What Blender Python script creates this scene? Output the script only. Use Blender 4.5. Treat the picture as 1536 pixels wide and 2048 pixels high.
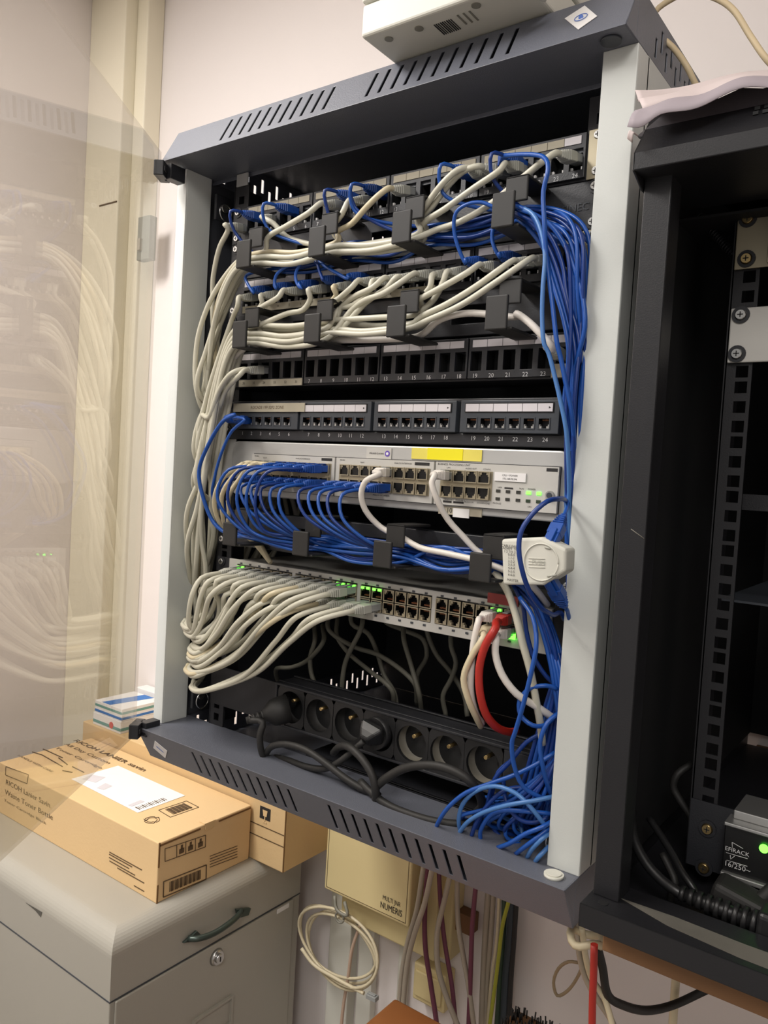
import bpy, bmesh, math, random
from mathutils import Vector, Matrix
random.seed(7)
for o in list(bpy.data.objects): bpy.data.objects.remove(o)
SC = bpy.context.scene
COL = SC.collection
# ------------------------------------------------------------------ camera
FPX = 1574.23
RX = Vector((0.8027849, 0.5933910, 0.0585103))      # image right
RD = Vector((0.0746387, -0.0026491, -0.9972071))    # image down
RF = Vector((-0.5915788, 0.8049100, -0.0464166))    # forward
EYE = Vector((0, 0, 1.5))
cam_data = bpy.data.cameras.new('camera'); cam = bpy.data.objects.new('camera', cam_data); COL.objects.link(cam)
cam_data.sensor_fit = 'VERTICAL'; cam_data.sensor_height = 24.0; cam_data.sensor_width = 18.0
cam_data.lens = FPX / 2048 * 24.0; cam_data.clip_start = 0.01
m = Matrix((( RX.x, -RD.x, -RF.x, EYE.x), (RX.y, -RD.y, -RF.y, EYE.y), (RX.z, -RD.z, -RF.z, EYE.z), (0, 0, 0, 1)))
cam.matrix_world = m
SC.camera = cam
SC.view_settings.view_transform = 'Standard'; SC.view_settings.look = 'None'
SC.view_settings.gamma = 1.0; SC.view_settings.use_curve_mapping = False
SC.view_settings.exposure = 0.85
# ------------------------------------------------------------------ light
w = bpy.data.worlds.new('world'); SC.world = w; w.use_nodes = True
bg = w.node_tree.nodes['Background']; bg.inputs[0].default_value = (1.0, 0.95, 0.91, 1); bg.inputs[1].default_value = 0.20
def area(name, loc, size, size_y, power, color, rot=(0, 0, 0)):
    d = bpy.data.lights.new(name, 'AREA'); d.shape = 'RECTANGLE'; d.size = size; d.size_y = size_y
    d.energy = power; d.color = color
    o = bpy.data.objects.new(name, d); o.location = loc; o.rotation_euler = rot; COL.objects.link(o)
area('ceiling_lamp_light', (-1.22, -0.22, 2.56), 0.35, 1.1, 21.5, (1.0, 0.965, 0.93))
area('rear_ceiling_lamp_light', (0.35, -0.90, 2.56), 0.5, 1.1, 14, (1.0, 0.955, 0.915))

# ------------------------------------------------------------------ pixel helpers
def ray(px, py):
    return RX * ((px - 768) / FPX) + RD * ((py - 1024) / FPX) + RF
def W(px, py, y):
    r = ray(px, py); return EYE + r * (y / r.y)
def WX(px, py, x):
    r = ray(px, py); return EYE + r * (x / r.x)
def WZ(px, py, z):
    r = ray(px, py); return EYE + r * ((z) / r.z)
ZN = {'1': (300, 200, 3.072), '2': (740, 200, 3.072), '3': (340, 600, 3.072), '4': (740, 600, 3.072), '5': (300, 1000, 3.072),
      '6': (740, 1000, 3.072), '7': (740, 1400, 3.072), '8': (260, 1350, 3.072), 'u': (560, 1600, 2.56), 'r': (1100, 1500, 3.523),
      't': (1180, 0, 4.096), 'c': (0, 1350, 2.56), 'p': (0, 0, 1)}
def PX(z, x, y):
    a, b, s = ZN[z]; return a + x / s, b + y / s
def Z(z, x, y, d):
    a, b = PX(z, x, y); return W(a, b, d)
def V(x, y, z): return Vector((x, y, z + 1.5))

# ------------------------------------------------------------------ materials
MATS = {}
def mat(name, col, rough=0.5, metal=0.0, noise=0.06, scale=40, bump=0.0, emit=None, spec=0.5, bscale=None):
    if name in MATS: return MATS[name]
    mt = bpy.data.materials.new(name); mt.use_nodes = True; nt = mt.node_tree
    b = nt.nodes['Principled BSDF']
    tc = nt.nodes.new('ShaderNodeTexCoord'); nz = nt.nodes.new('ShaderNodeTexNoise'); nz.inputs['Scale'].default_value = scale
    nz.inputs['Detail'].default_value = 4
    nt.links.new(tc.outputs['Object'], nz.inputs['Vector'])
    mx = nt.nodes.new('ShaderNodeMix'); mx.data_type = 'RGBA'
    mx.inputs[6].default_value = (*[c * (1 - noise) for c in col], 1); mx.inputs[7].default_value = (*[min(1, c * (1 + noise)) for c in col], 1)
    nt.links.new(nz.outputs['Fac'], mx.inputs[0]); nt.links.new(mx.outputs[2], b.inputs['Base Color'])
    b.inputs['Roughness'].default_value = rough; b.inputs['Metallic'].default_value = metal
    b.inputs['Specular IOR Level'].default_value = spec
    if bump:
        n2 = nt.nodes.new('ShaderNodeTexNoise'); n2.inputs['Scale'].default_value = bscale or scale * 8
        nt.links.new(tc.outputs['Object'], n2.inputs['Vector'])
        bp = nt.nodes.new('ShaderNodeBump'); bp.inputs['Strength'].default_value = bump; bp.inputs['Distance'].default_value = 0.001
        nt.links.new(n2.outputs['Fac'], bp.inputs['Height']); nt.links.new(bp.outputs[0], b.inputs['Normal'])
    if emit:
        b.inputs['Emission Color'].default_value = (*col, 1); b.inputs['Emission Strength'].default_value = emit
    MATS[name] = mt; return mt
def S(r, g, b):   # sRGB 0..255 -> linear
    f = lambda c: (c / 255) / 12.92 if c / 255 <= 0.04045 else ((c / 255 + 0.055) / 1.055) ** 2.4
    return (f(r), f(g), f(b))
WALL = mat('wall_paint', S(233, 226, 223), 0.85, noise=0.02, scale=3, bump=0.15, bscale=120)
WALLL = mat('wall_paint_left', S(227, 219, 215), 0.8, noise=0.02, scale=3, bump=0.1, bscale=90)
TRUNK = mat('cream_trunking', S(232, 224, 202), 0.55, noise=0.03, scale=5)
FLOOR = mat('floor_vinyl', S(120, 112, 100), 0.5, noise=0.15, scale=12)
CEIL = mat('ceiling_paint', S(235, 232, 225), 0.9, noise=0.02)
CAP = mat('grey_powder_coat', S(100, 103, 113), 0.42, noise=0.10, scale=9, bump=0.25, bscale=900, spec=0.6)
POST = mat('pale_grey_powder_coat', S(206, 209, 205), 0.38, noise=0.02, scale=12, bump=0.05, bscale=700)
BLK = mat('black_paint', S(36, 36, 39), 0.5, noise=0.15, scale=15, bump=0.1, bscale=600)
BLK2 = mat('black_enamel', S(40, 41, 45), 0.4, noise=0.12, scale=20, bump=0.1, bscale=800)
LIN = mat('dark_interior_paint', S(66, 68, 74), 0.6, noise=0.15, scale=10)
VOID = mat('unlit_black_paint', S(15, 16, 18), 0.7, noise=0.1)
RUB = mat('black_plastic', S(30, 30, 31), 0.38, noise=0.12, scale=60)
RUBM = mat('matt_black_plastic', S(36, 35, 34), 0.6, noise=0.1, scale=60)
PORTK = mat('port_black', S(14, 14, 15), 0.35, noise=0.1)
DPAN = mat('slate_plastic', S(62, 66, 72), 0.4, noise=0.06, scale=30)
STRIP = mat('label_strip_paper', S(214, 209, 212), 0.5, noise=0.03, scale=30)
STRIPD = mat('label_strip_aged', S(178, 170, 150), 0.6, noise=0.08, scale=30)
CHR = mat('screw_chrome', S(200, 200, 198), 0.25, 0.95, noise=0.1)
BRS = mat('screw_brass', S(190, 165, 115), 0.28, 0.95, noise=0.1)
WCAB = mat('white_grey_cable', S(200, 197, 180), 0.42, noise=0.03, scale=25)
WCAB2 = mat('ivory_cable', S(208, 196, 165), 0.42, noise=0.03, scale=25)
WCAB3 = mat('white_cable', S(222, 216, 208), 0.42, noise=0.02, scale=25)
GPLUG = mat('grey_plug_plastic', S(178, 178, 168), 0.35, noise=0.04)
BCAB = mat('blue_cable', S(26, 80, 164), 0.36, noise=0.05, scale=25)
BCABD = mat('deep_blue_cable', S(16, 54, 128), 0.36, noise=0.05, scale=25)
BCAB2 = mat('light_blue_cable', S(74, 122, 184), 0.38, noise=0.05, scale=25)
BPLUG = mat('blue_plug_plastic', S(24, 74, 156), 0.4, noise=0.05)
CLEAR = mat('clear_plug_body', S(150, 152, 150), 0.2, noise=0.05)
RED = mat('red_cable', S(176, 42, 32), 0.42, noise=0.05, scale=25)
REDL = mat('red_label', S(160, 62, 58), 0.5, noise=0.05)
SILV = mat('silver_face_plate', S(190, 190, 188), 0.42, 0.35, noise=0.03, scale=20)
SILV2 = mat('light_grey_module_plate', S(196, 194, 188), 0.5, 0.1, noise=0.02, scale=20)
PORTM = mat('port_shield_metal', S(176, 166, 142), 0.35, 0.55, noise=0.06)
INK = mat('black_ink', S(38, 36, 36), 0.7, noise=0.05)
INKW = mat('white_ink', S(205, 205, 205), 0.6, noise=0.03)
INKB = mat('carton_ink', S(92, 72, 48), 0.75, noise=0.1)
YEL = mat('yellow_label', S(238, 226, 20), 0.55, noise=0.03)
YEL2 = mat('pale_yellow_label', S(226, 212, 96), 0.55, noise=0.03)
WLAB = mat('white_label', S(236, 234, 232), 0.5, noise=0.02)
LEDG = mat('lit_green_led', (0.10, 1.0, 0.04), 0.4, emit=2.6, noise=0.0)
LEDO = mat('unlit_led', S(46, 62, 44), 0.4)
LEDD = mat('dark_led', S(52, 52, 48), 0.4)
PURP = mat('purple_ink', S(106, 80, 178), 0.6)
BLUI = mat('blue_ink', S(84, 118, 196), 0.6)
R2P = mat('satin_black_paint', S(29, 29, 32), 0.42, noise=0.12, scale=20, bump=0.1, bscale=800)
REDD = mat('shaded_red_cable', S(158, 40, 30), 0.45)  # red darkened in its colour for the shade below the black rack
BOARD = mat('plywood', S(128, 92, 60), 0.7, noise=0.25, scale=14)
WOOD = mat('orange_brown_wood', S(176, 112, 62), 0.45, noise=0.12, scale=8)
CARD = mat('corrugated_carton', S(220, 188, 140), 0.8, noise=0.06, scale=6, bump=0.2, bscale=200)
CARD2 = mat('corrugated_carton_back', S(214, 184, 136), 0.8, noise=0.06, scale=6, bump=0.2, bscale=200)
CUTC = mat('carton_cut_edge', S(120, 88, 52), 0.9, noise=0.15)
FILE = mat('filing_cabinet_paint', S(168, 164, 153), 0.35, noise=0.04, scale=4, bump=0.05, bscale=300)
DGRN = mat('dark_green_metal', S(66, 76, 70), 0.35, 0.5, noise=0.15)
BEIGE = mat('beige_box_plastic', S(218, 201, 150), 0.5, noise=0.03, scale=6)
PRN = mat('printer_plastic', S(214, 213, 202), 0.5, noise=0.02)
PAPER = mat('paper', S(206, 192, 190), 0.7, noise=0.02)
DUST = mat('dusty_film', S(88, 85, 78), 0.8, noise=0.3, scale=30)
YGRN = mat('yellow_green_cable', S(158, 160, 52), 0.45)
PURC = mat('plum_cable', S(112, 60, 78), 0.45)
GCAB = mat('grey_cable', S(168, 158, 142), 0.45)
DCAB = mat('dull_grey_cable', S(130, 128, 116), 0.5)
BLUP = mat('blue_print', S(58, 118, 190), 0.6)
TEAL = mat('teal_print', S(110, 158, 150), 0.6)
SHUT = mat('socket_liner', S(112, 108, 98), 0.5)
ALU = mat('brushed_aluminium', S(186, 186, 184), 0.35, 0.8, noise=0.05)
COPP = mat('copper_contact', S(190, 130, 95), 0.4, 0.7)
def glass_mat():
    mt = bpy.data.materials.new('tinted_acrylic'); mt.use_nodes = True; nt = mt.node_tree
    for n in list(nt.nodes): nt.nodes.remove(n)
    out = nt.nodes.new('ShaderNodeOutputMaterial'); mx = nt.nodes.new('ShaderNodeMixShader')
    tr = nt.nodes.new('ShaderNodeBsdfTransparent'); tr.inputs[0].default_value = (0.87, 0.86, 0.84, 1)
    gl = nt.nodes.new('ShaderNodeBsdfGlossy'); gl.inputs['Roughness'].default_value = 0.012; gl.inputs[0].default_value = (1, 0.99, 0.97, 1)
    fr = nt.nodes.new('ShaderNodeFresnel'); geo = nt.nodes.new('ShaderNodeNewGeometry')
    mr = nt.nodes.new('ShaderNodeMapRange'); mr.inputs[3].default_value = 1.5; mr.inputs[4].default_value = 1 / 1.5
    nt.links.new(geo.outputs['Backfacing'], mr.inputs[0]); nt.links.new(mr.outputs[0], fr.inputs['IOR'])
    nt.links.new(fr.outputs[0], mx.inputs[0]); nt.links.new(tr.outputs[0], mx.inputs[1]); nt.links.new(gl.outputs[0], mx.inputs[2])
    nt.links.new(mx.outputs[0], out.inputs[0]); return mt
GLASS = glass_mat()

# ------------------------------------------------------------------ builders
def setp(o, label=None, cat=None, group=None, kind=None):
    if label: o['label'] = label
    if cat: o['category'] = cat
    if group: o['group'] = group
    if kind: o['kind'] = kind
    return o
ORG = {}
def thing(name, label, cat, loc, group=None):
    o = bpy.data.objects.new(name, None); COL.objects.link(o); o.location = loc; o.empty_display_size = 0.02
    ORG[o.name] = Vector(loc); return setp(o, label, cat, group)
def orgof(o):
    while o.parent: o = o.parent
    return ORG.get(o.name, Vector((0, 0, 0)))
class MB:
    def __init__(s): s.bm = bmesh.new(); s.mats = []
    def mi(s, m):
        if m not in s.mats: s.mats.append(m)
        return s.mats.index(m)
    def face(s, pts, m):
        try:
            f = s.bm.faces.new([s.bm.verts.new(p) for p in pts]); f.material_index = s.mi(m); return f
        except ValueError: return None
    def hexa(s, p, m):      # p: 8 points, bottom 4 then top 4 (ccw)
        v = [s.bm.verts.new(q) for q in p]; i = s.mi(m)
        for a in ((3, 2, 1, 0), (4, 5, 6, 7), (0, 1, 5, 4), (1, 2, 6, 5), (2, 3, 7, 6), (3, 0, 4, 7)):
            f = s.bm.faces.new([v[k] for k in a]); f.material_index = i
    def box(s, a, b, m):
        x0, x1 = sorted((a[0], b[0])); y0, y1 = sorted((a[1], b[1])); z0, z1 = sorted((a[2], b[2]))
        s.hexa([Vector(q) for q in ((x0, y0, z0), (x1, y0, z0), (x1, y1, z0), (x0, y1, z0), (x0, y0, z1), (x1, y0, z1), (x1, y1, z1), (x0, y1, z1))], m)
    def obox(s, c, ax, ay, az, hx, hy, hz, m):   # oriented box, half sizes
        p = []
        for k in (-1, 1):
            for i, j in ((-1, -1), (1, -1), (1, 1), (-1, 1)): p.append(c + ax * i * hx + ay * j * hy + az * k * hz)
        s.hexa(p, m)
    def ring(s, c, n1, n2, r, k, sc=1.0): return [s.bm.verts.new(c + n1 * math.cos(2 * math.pi * i / k) * r + n2 * math.sin(2 * math.pi * i / k) * r * sc) for i in range(k)]
    def loft(s, rings, m, cap=True, smooth=True):
        i = s.mi(m); k = len(rings[0])
        for a, b in zip(rings, rings[1:]):
            for j in range(k):
                f = s.bm.faces.new((a[j], a[(j + 1) % k], b[(j + 1) % k], b[j])); f.material_index = i; f.smooth = smooth
        if cap:
            f = s.bm.faces.new(rings[0][::-1]); f.material_index = i
            f = s.bm.faces.new(rings[-1]); f.material_index = i
    def cyl(s, a, b, r, m, k=16, r2=None, cap=True):
        a = Vector(a); b = Vector(b); d = (b - a).normalized()
        u = d.orthogonal().normalized(); v = d.cross(u)
        s.loft([s.ring(a, u, v, r, k), s.ring(b, u, v, r if r2 is None else r2, k)], m, cap)
    def tube(s, pts, r, m, k=8, closed=False):
        P = pts; n = len(P); rings = []; u = None
        for i in range(n):
            d = (P[min(i + 1, n - 1)] - P[max(i - 1, 0)])
            if d.length < 1e-9: d = Vector((0, 0, 1))
            d.normalize()
            if u is None: u = d.orthogonal().normalized()
            else:
                u = u - d * u.dot(d)
                u = u.normalized() if u.length > 1e-6 else d.orthogonal().normalized()
            rings.append(s.ring(P[i], u, d.cross(u), r, k))
        s.loft(rings, m)
    def plate(s, o, u, v, U, Vv, holes, th, nrm, m):
        """rectangular plate from o along u (U) and v (Vv) with rectangular holes (u0,v0,u1,v1), thickness th along nrm"""
        us = sorted(set([0, U] + [round(h[i], 6) for h in holes for i in (0, 2)])); vs = sorted(set([0, Vv] + [round(h[i], 6) for h in holes for i in (1, 3)]))
        us = [a for a in us if 0 <= a <= U]; vs = [a for a in vs if 0 <= a <= Vv]
        nu, nv = len(us) - 1, len(vs) - 1; full = [[True] * nv for _ in range(nu)]
        for i in range(nu):
            for j in range(nv):
                cu, cv = (us[i] + us[i + 1]) / 2, (vs[j] + vs[j + 1]) / 2
                for h in holes:
                    if h[0] < cu < h[2] and h[1] < cv < h[3]: full[i][j] = False; break
        vc = {}
        def vt(i, j, k):
            if (i, j, k) not in vc: vc[(i, j, k)] = s.bm.verts.new(o + u * us[i] + v * vs[j] + nrm * th * k)
            return vc[(i, j, k)]
        ix = s.mi(m)
        def ff(*a):
            f = s.bm.faces.new(a); f.material_index = ix
        for i in range(nu):
            for j in range(nv):
                if not full[i][j]: continue
                ff(vt(i, j, 0), vt(i + 1, j, 0), vt(i + 1, j + 1, 0), vt(i, j + 1, 0)); ff(vt(i, j, 1), vt(i, j + 1, 1), vt(i + 1, j + 1, 1), vt(i + 1, j, 1))
                if i == 0 or not full[i - 1][j]: ff(vt(i, j, 0), vt(i, j + 1, 0), vt(i, j + 1, 1), vt(i, j, 1))
                if i == nu - 1 or not full[i + 1][j]: ff(vt(i + 1, j, 0), vt(i + 1, j, 1), vt(i + 1, j + 1, 1), vt(i + 1, j + 1, 0))
                if j == 0 or not full[i][j - 1]: ff(vt(i, j, 0), vt(i, j, 1), vt(i + 1, j, 1), vt(i + 1, j, 0))
                if j == nv - 1 or not full[i][j + 1]: ff(vt(i, j + 1, 0), vt(i + 1, j + 1, 0), vt(i + 1, j + 1, 1), vt(i, j + 1, 1))
    def prism(s, pts, ext, m):      # polygon extruded by vector
        a = [s.bm.verts.new(p) for p in pts]; b = [s.bm.verts.new(p + ext) for p in pts]; i = s.mi(m)
        n = len(a)
        f = s.bm.faces.new(a[::-1]); f.material_index = i
        f = s.bm.faces.new(b); f.material_index = i
        for j in range(n):
            f = s.bm.faces.new((a[j], a[(j + 1) % n], b[(j + 1) % n], b[j])); f.material_index = i
    def build(s, name, parent=None, label=None, bevel=0, cat=None, group=None, kind=None, smooth=False, seg=2):
        bmesh.ops.recalc_face_normals(s.bm, faces=s.bm.faces)
        og = orgof(parent) if parent else None
        if parent is None:      # single mesh thing: origin at its base centre
            vs = [v.co for v in s.bm.verts]
            og = Vector(((min(v.x for v in vs) + max(v.x for v in vs)) / 2, (min(v.y for v in vs) + max(v.y for v in vs)) / 2, min(v.z for v in vs)))
        bmesh.ops.translate(s.bm, verts=s.bm.verts, vec=-og)
        me = bpy.data.meshes.new(name); s.bm.to_mesh(me); s.bm.free()
        for mm in s.mats: me.materials.append(mm)
        if smooth:
            for p in me.polygons: p.use_smooth = True
        o = bpy.data.objects.new(name, me); COL.objects.link(o)
        if parent: o.parent = parent
        else: o.location = og; ORG[o.name] = og
        if bevel:
            b = o.modifiers.new('bevel', 'BEVEL'); b.width = bevel; b.segments = seg; b.limit_method = 'ANGLE'; b.angle_limit = math.radians(40)
        return setp(o, label, cat, group, kind)
def bx(name, a, b, m, parent=None, bevel=0, **k):
    q = MB(); q.box(a, b, m); return q.build(name, parent, bevel=bevel, **k)
def spline(P, n=7):
    P = [Vector(p) for p in P]
    Q = [P[0] * 2 - P[1]] + P + [P[-1] * 2 - P[-2]]; out = []
    for i in range(1, len(Q) - 2):
        p0, p1, p2, p3 = Q[i - 1:i + 3]
        t0 = 0; t1 = t0 + max(1e-4, (p1 - p0).length) ** .5; t2 = t1 + max(1e-4, (p2 - p1).length) ** .5; t3 = t2 + max(1e-4, (p3 - p2).length) ** .5
        nn = max(3, min(n * 2, int((p2 - p1).length / 0.006)))
        for k in range(nn):
            t = t1 + (t2 - t1) * k / nn
            A1 = p0 * ((t1 - t) / (t1 - t0)) + p1 * ((t - t0) / (t1 - t0)); A2 = p1 * ((t2 - t) / (t2 - t1)) + p2 * ((t - t1) / (t2 - t1)); A3 = p2 * ((t3 - t) / (t3 - t2)) + p3 * ((t - t2) / (t3 - t2))
            B1 = A1 * ((t2 - t) / (t2 - t0)) + A2 * ((t - t0) / (t2 - t0)); B2 = A2 * ((t3 - t) / (t3 - t1)) + A3 * ((t - t1) / (t3 - t1))
            out.append(B1 * ((t2 - t) / (t2 - t1)) + B2 * ((t - t1) / (t2 - t1)))
    out.append(P[-1]); return out
_fc = {}
def text(parent, body, c, u, v, h, m, name='lettering', align='CENTER', width=None, bold=0, **k):
    """flat lettering: centre c, reading direction u, up v, cap height about h"""
    cu = bpy.data.curves.new('t', 'FONT'); cu.body = body; cu.size = h * 1.4; cu.align_x = align; cu.align_y = 'CENTER'; cu.offset = bold * h; cu.resolution_u = 2
    to = bpy.data.objects.new('t', cu); COL.objects.link(to)
    bpy.context.view_layer.update()
    me = bpy.data.meshes.new_from_object(to.evaluated_get(bpy.context.evaluated_depsgraph_get()))
    bpy.data.objects.remove(to); bpy.data.curves.remove(cu)
    if width and len(me.vertices):
        xs = [q.co.x for q in me.vertices]; sx = width / max(1e-6, max(xs) - min(xs))
    else: sx = 1
    n = u.cross(v); og = orgof(parent)
    for q in me.vertices: q.co = c + u * q.co.x * sx + v * q.co.y - og
    me.materials.clear(); me.materials.append(m); me.name = name
    o = bpy.data.objects.new(name, me); COL.objects.link(o); o.parent = parent
    return setp(o, **k)
def texts(parent, items, u, v, h, m, name='lettering', **k):
    """several short texts joined into one printed part; items (body, centre)"""
    obs = [text(parent, b, c, u, v, h, m, name) for b, c in items]
    bm = bmesh.new()
    for o in obs: bm.from_mesh(o.data)
    me = bpy.data.meshes.new(name); bm.to_mesh(me); bm.free(); me.materials.append(m)
    par = obs[0].parent
    for o in obs: bpy.data.objects.remove(o)
    o = bpy.data.objects.new(name, me); COL.objects.link(o); o.parent = par; return setp(o, **k)
X = Vector((1, 0, 0)); Y = Vector((0, 1, 0)); ZZ = Vector((0, 0, 1))

# ================================================================== SETTING
WY = 1.15; WLX = -1.72
bx('wall_back', (WLX - .1, WY, 0), (1.9, WY + .1, 2.6), WALL, kind='structure')
bx('wall_left', (WLX - .1, -1.6, 0), (WLX, WY, 2.6), WALLL, kind='structure')
bx('wall_right', (1.8, -1.6, 0), (1.9, WY, 2.6), WALL, kind='structure')
bx('floor', (WLX, -1.6, -.05), (1.8, WY, 0), FLOOR, kind='structure')
bx('ceiling', (WLX, -1.6, 2.6), (1.8, WY, 2.65), CEIL, kind='structure')
# corner boxing / trunking
q = MB(); q.box((WLX, 1.075, 0), (-1.585, WY, 2.6), TRUNK); q.box((-1.585, 1.105, 0), (-1.545, WY, 2.6), TRUNK)
q.build('trim_1', kind='structure', bevel=.003)
t = thing('trunking_joint', 'thin dark joint line across the cream corner trunking near its clip', 'joint', V(-1.60, 1.07, .58))
bx('joint', V(-1.655, 1.0735, .580), V(-1.588, 1.0755, .583), INKB, t)
t = thing('cable_clip', 'small grey cable clip fixed on the edge of cream corner trunking', 'clip', V(-1.56, 1.09, .45))
q = MB(); a = Z('p', 286, 438, 1.098); b = Z('p', 306, 520, 1.098)
q.box((a.x, 1.085, b.z), (b.x, 1.105, a.z), DCAB); q.build('clip_body', t, bevel=.002)
bx('clip_hook', (a.x + .01, 1.078, b.z + .02), (a.x + .02, 1.086, a.z - .05), GCAB, t)
# ceiling fixtures
for i, (lx, ly, lb) in enumerate(((-1.22, -.22, 'long white ceiling batten lamp over the filing cabinet side'), (.35, -.9, 'white ceiling batten lamp behind the viewer'))):
    t = thing('ceiling_light', lb, 'ceiling light', (lx, ly, 2.6), 'ceiling lights')
    bx('housing', (lx - .27, ly - .57, 2.575), (lx + .27, ly + .57, 2.6), PRN, t)

# ================================================================== RACK 1
XL, XR = -.815, -.241
YF = .61; YB = 1.135
rack = thing('network_rack', 'open grey and white wall-mounted network rack full of cables', 'rack', V((XL + XR) / 2, .87, -.376))
def slots_h(x0, n, pitch, u0, w_, v0, v1): return [(x0 + i * pitch - u0, v0, x0 + i * pitch - u0 + w_, v1) for i in range(n)]
def cap(top):
    q = MB(); zi = .364 if top else -.333; zo = .407 if top else -.376
    up = Vector((0, .024, zo - zi)); L = up.length; up.normalize(); nr = Vector((0, 1, 0)) if top else Vector((0, 1, 0))
    # sloping front face with two groups of slots
    hs = []
    for gx in ((-.716, -.505) if top else (-.714, -.502)): hs += [(gx + i * .0155 - XL, .008, gx + i * .0155 - XL + .0036, .042) for i in range(11)]
    q.plate(V(XL, YF, zi), X, up, XR - XL, L, hs, .0015, nr, CAP)
    # sides with staggered slots
    for xs in (XL, XR):
        hs = []
        for i in range(17):
            y0 = .045 + i * .028
            hs += [(y0, .006, y0 + .0045, .022), (y0 + .014, .016, y0 + .0185, .034)]
        q.plate(V(xs, YF + .024, zi), Y, ZZ * (1 if top else -1), YB - YF - .024, abs(zo - zi), hs, .0015, X if xs == XL else -X, CAP)
        q.prism([V(xs, YF, zi), V(xs, YF + .024, zo), V(xs, YF + .024, zi)], (X if xs == XL else -X) * .0015, CAP)
    # outer horizontal skin
    if top: q.box(V(XL, YF + .024, zo - .0015), V(XR, YB, zo), CAP)
    else: q.box(V(XL, YF + .024, zo), V(XR, YB, zo + .0015), CAP)
    # inner lip
    s_ = 1 if top else -1
    q.box(V(XL + .001, YF + .0006, zi), V(XR - .001, YF + .078, zi + s_ * .0015), CAP)
    if top:
        q.box(V(XL + .001, YF + .078, zi - .004), V(XR - .001, YF + .0795, zi + .002), CAP)
    return q.build('top_cap' if top else 'bottom_cap', rack, bevel=.0007)
capT = cap(True); capB = cap(False)
# inside lids
a = W(474, 350, .683); b = W(495, 369, .683); bx('rail_bracket', (a.x, .683, b.z), (b.x, .6845, a.z), SILV, rack, label='small bright bracket at the rail top')
# side panels
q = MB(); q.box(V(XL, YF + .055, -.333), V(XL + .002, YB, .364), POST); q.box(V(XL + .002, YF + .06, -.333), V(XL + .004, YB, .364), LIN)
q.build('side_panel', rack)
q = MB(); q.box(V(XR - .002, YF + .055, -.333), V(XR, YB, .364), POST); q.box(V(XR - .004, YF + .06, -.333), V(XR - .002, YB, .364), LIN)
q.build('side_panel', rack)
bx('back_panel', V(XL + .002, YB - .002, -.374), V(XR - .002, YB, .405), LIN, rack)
# front posts (folded channel)
for xo, xi, yb_ in ((XL, -.8025, .680), (XR, -.271, .668)):
    q = MB(); s_ = 1 if xi > xo else -1
    xa = xo - (.005 if xo == XL else 0)
    q.box(V(xa, .640, -.333), V(xi, .6415, .364), POST)
    q.box(V(xi - s_ * .0015, .6415, -.333), V(xi, yb_, .364), POST)
    q.box(V(xa, .6415, -.333), V(xa + s_ * .0015, yb_, .364), POST)
    q.build('front_post', rack, bevel=.002)
# 19 inch rails
def rail(x0, x1, fl, parent, y, zb, zt, hx, m=BLK, name='mounting_rail'):
    q = MB(); hs = []; n = int((zt - zb - .01) / .04445)
    for i in range(n):
        for k in (.0, .01588, .03175):
            zc = .008 + i * .04445 + k; hs.append((hx - .0047, zc, hx + .0047, zc + .0095))
    q.plate(V(x0, y, zb), X, ZZ, x1 - x0, zt - zb, hs, .002, Y, m)
    q.box(V(fl - .001, y, zb), V(fl + .001, y + .045, zt), m)
    return q.build(name, parent)
rail(-.765, -.740, -.765, rack, .686, -.335, .352, .0125)
rail(-.300, -.275, -.275, rack, .686, -.335, .352, .0125)
# round cap plugs and stickers of the caps
q = MB(); q.cyl(V(-.258, .626, -.333), V(-.258, .626, -.3305), .0085, PRN, 24); q.cyl(V(-.258, .626, -.3305), V(-.258, .626, -.3295), .0065, PRN, 24)
q.build('cap_plug', capB, 'white round plastic plug', smooth=False)
q = MB(); q.cyl(V(-.259, .626, .364), V(-.259, .626, .362), .0085, DPAN, 24); q.build('cap_plug', capT, 'grey round plastic plug')
def on_slope(px, py, top):     # point on the sloping cap face
    zi, zo = (.364, .407) if top else (-.333, -.376)
    n = Vector((0, -(zo - zi), .024)); r = ray(px, py); p0 = V(0, YF, zi)
    return EYE + r * ((p0 - EYE).dot(n) / r.dot(n))
def sticker(name, pts, m, parent, off=Vector((0, -.0006, 0)), label=None, top=None):
    q = MB(); P = [p + off for p in pts]; n = (P[1] - P[0]).cross(P[2] - P[0]).normalized()
    if n.y > 0: n = -n
    q.prism([p + n * 0.0002 for p in P], -n * .0004, m); return q.build(name, parent, label)
st = sticker('sticker', [on_slope(*a, True) for a in ((1130, 38), (1157, 60), (1195, 33), (1170, 12))], WLAB, capT, label='white sticker with blue emblem')
c = on_slope(1163, 36, True) + Vector((0, -.0014, 0)); u = (on_slope(1195, 33, True) - on_slope(1157, 60, True)).normalized(); v = (on_slope(1157, 60, True) - on_slope(1130, 38, True)).normalized() * -1
q = MB(); q.cyl(c, c + Vector((0, -.0002, 0)), .0021, BLUI, 16); q.build('emblem', st)
q = MB(); pts = [c + X * math.cos(a / 24 * 6.283) * .0055 + Vector((0, .5, .85)).normalized() * math.sin(a / 24 * 6.283) * .0042 for a in range(25)]
q.tube(pts, .0003, BLUI, 4); q.build('emblem_ring', st)
st = sticker('sticker', [on_slope(*PX('8', *a), False) for a in ((155, 403), (146, 447), (220, 510), (231, 466))], WLAB, capB, label='small white sticker')
c = (on_slope(*PX('8', 188, 456), False)) + Vector((0, -.0012, 0)); u = (on_slope(*PX('8', 231, 466), False) - on_slope(*PX('8', 155, 403), False)).normalized()
q = MB(); q.obox(c, u, Vector((0, .5, -.86)), Y, .006, .0008, .0001, BLUI); q.build('print_line', st)
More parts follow.
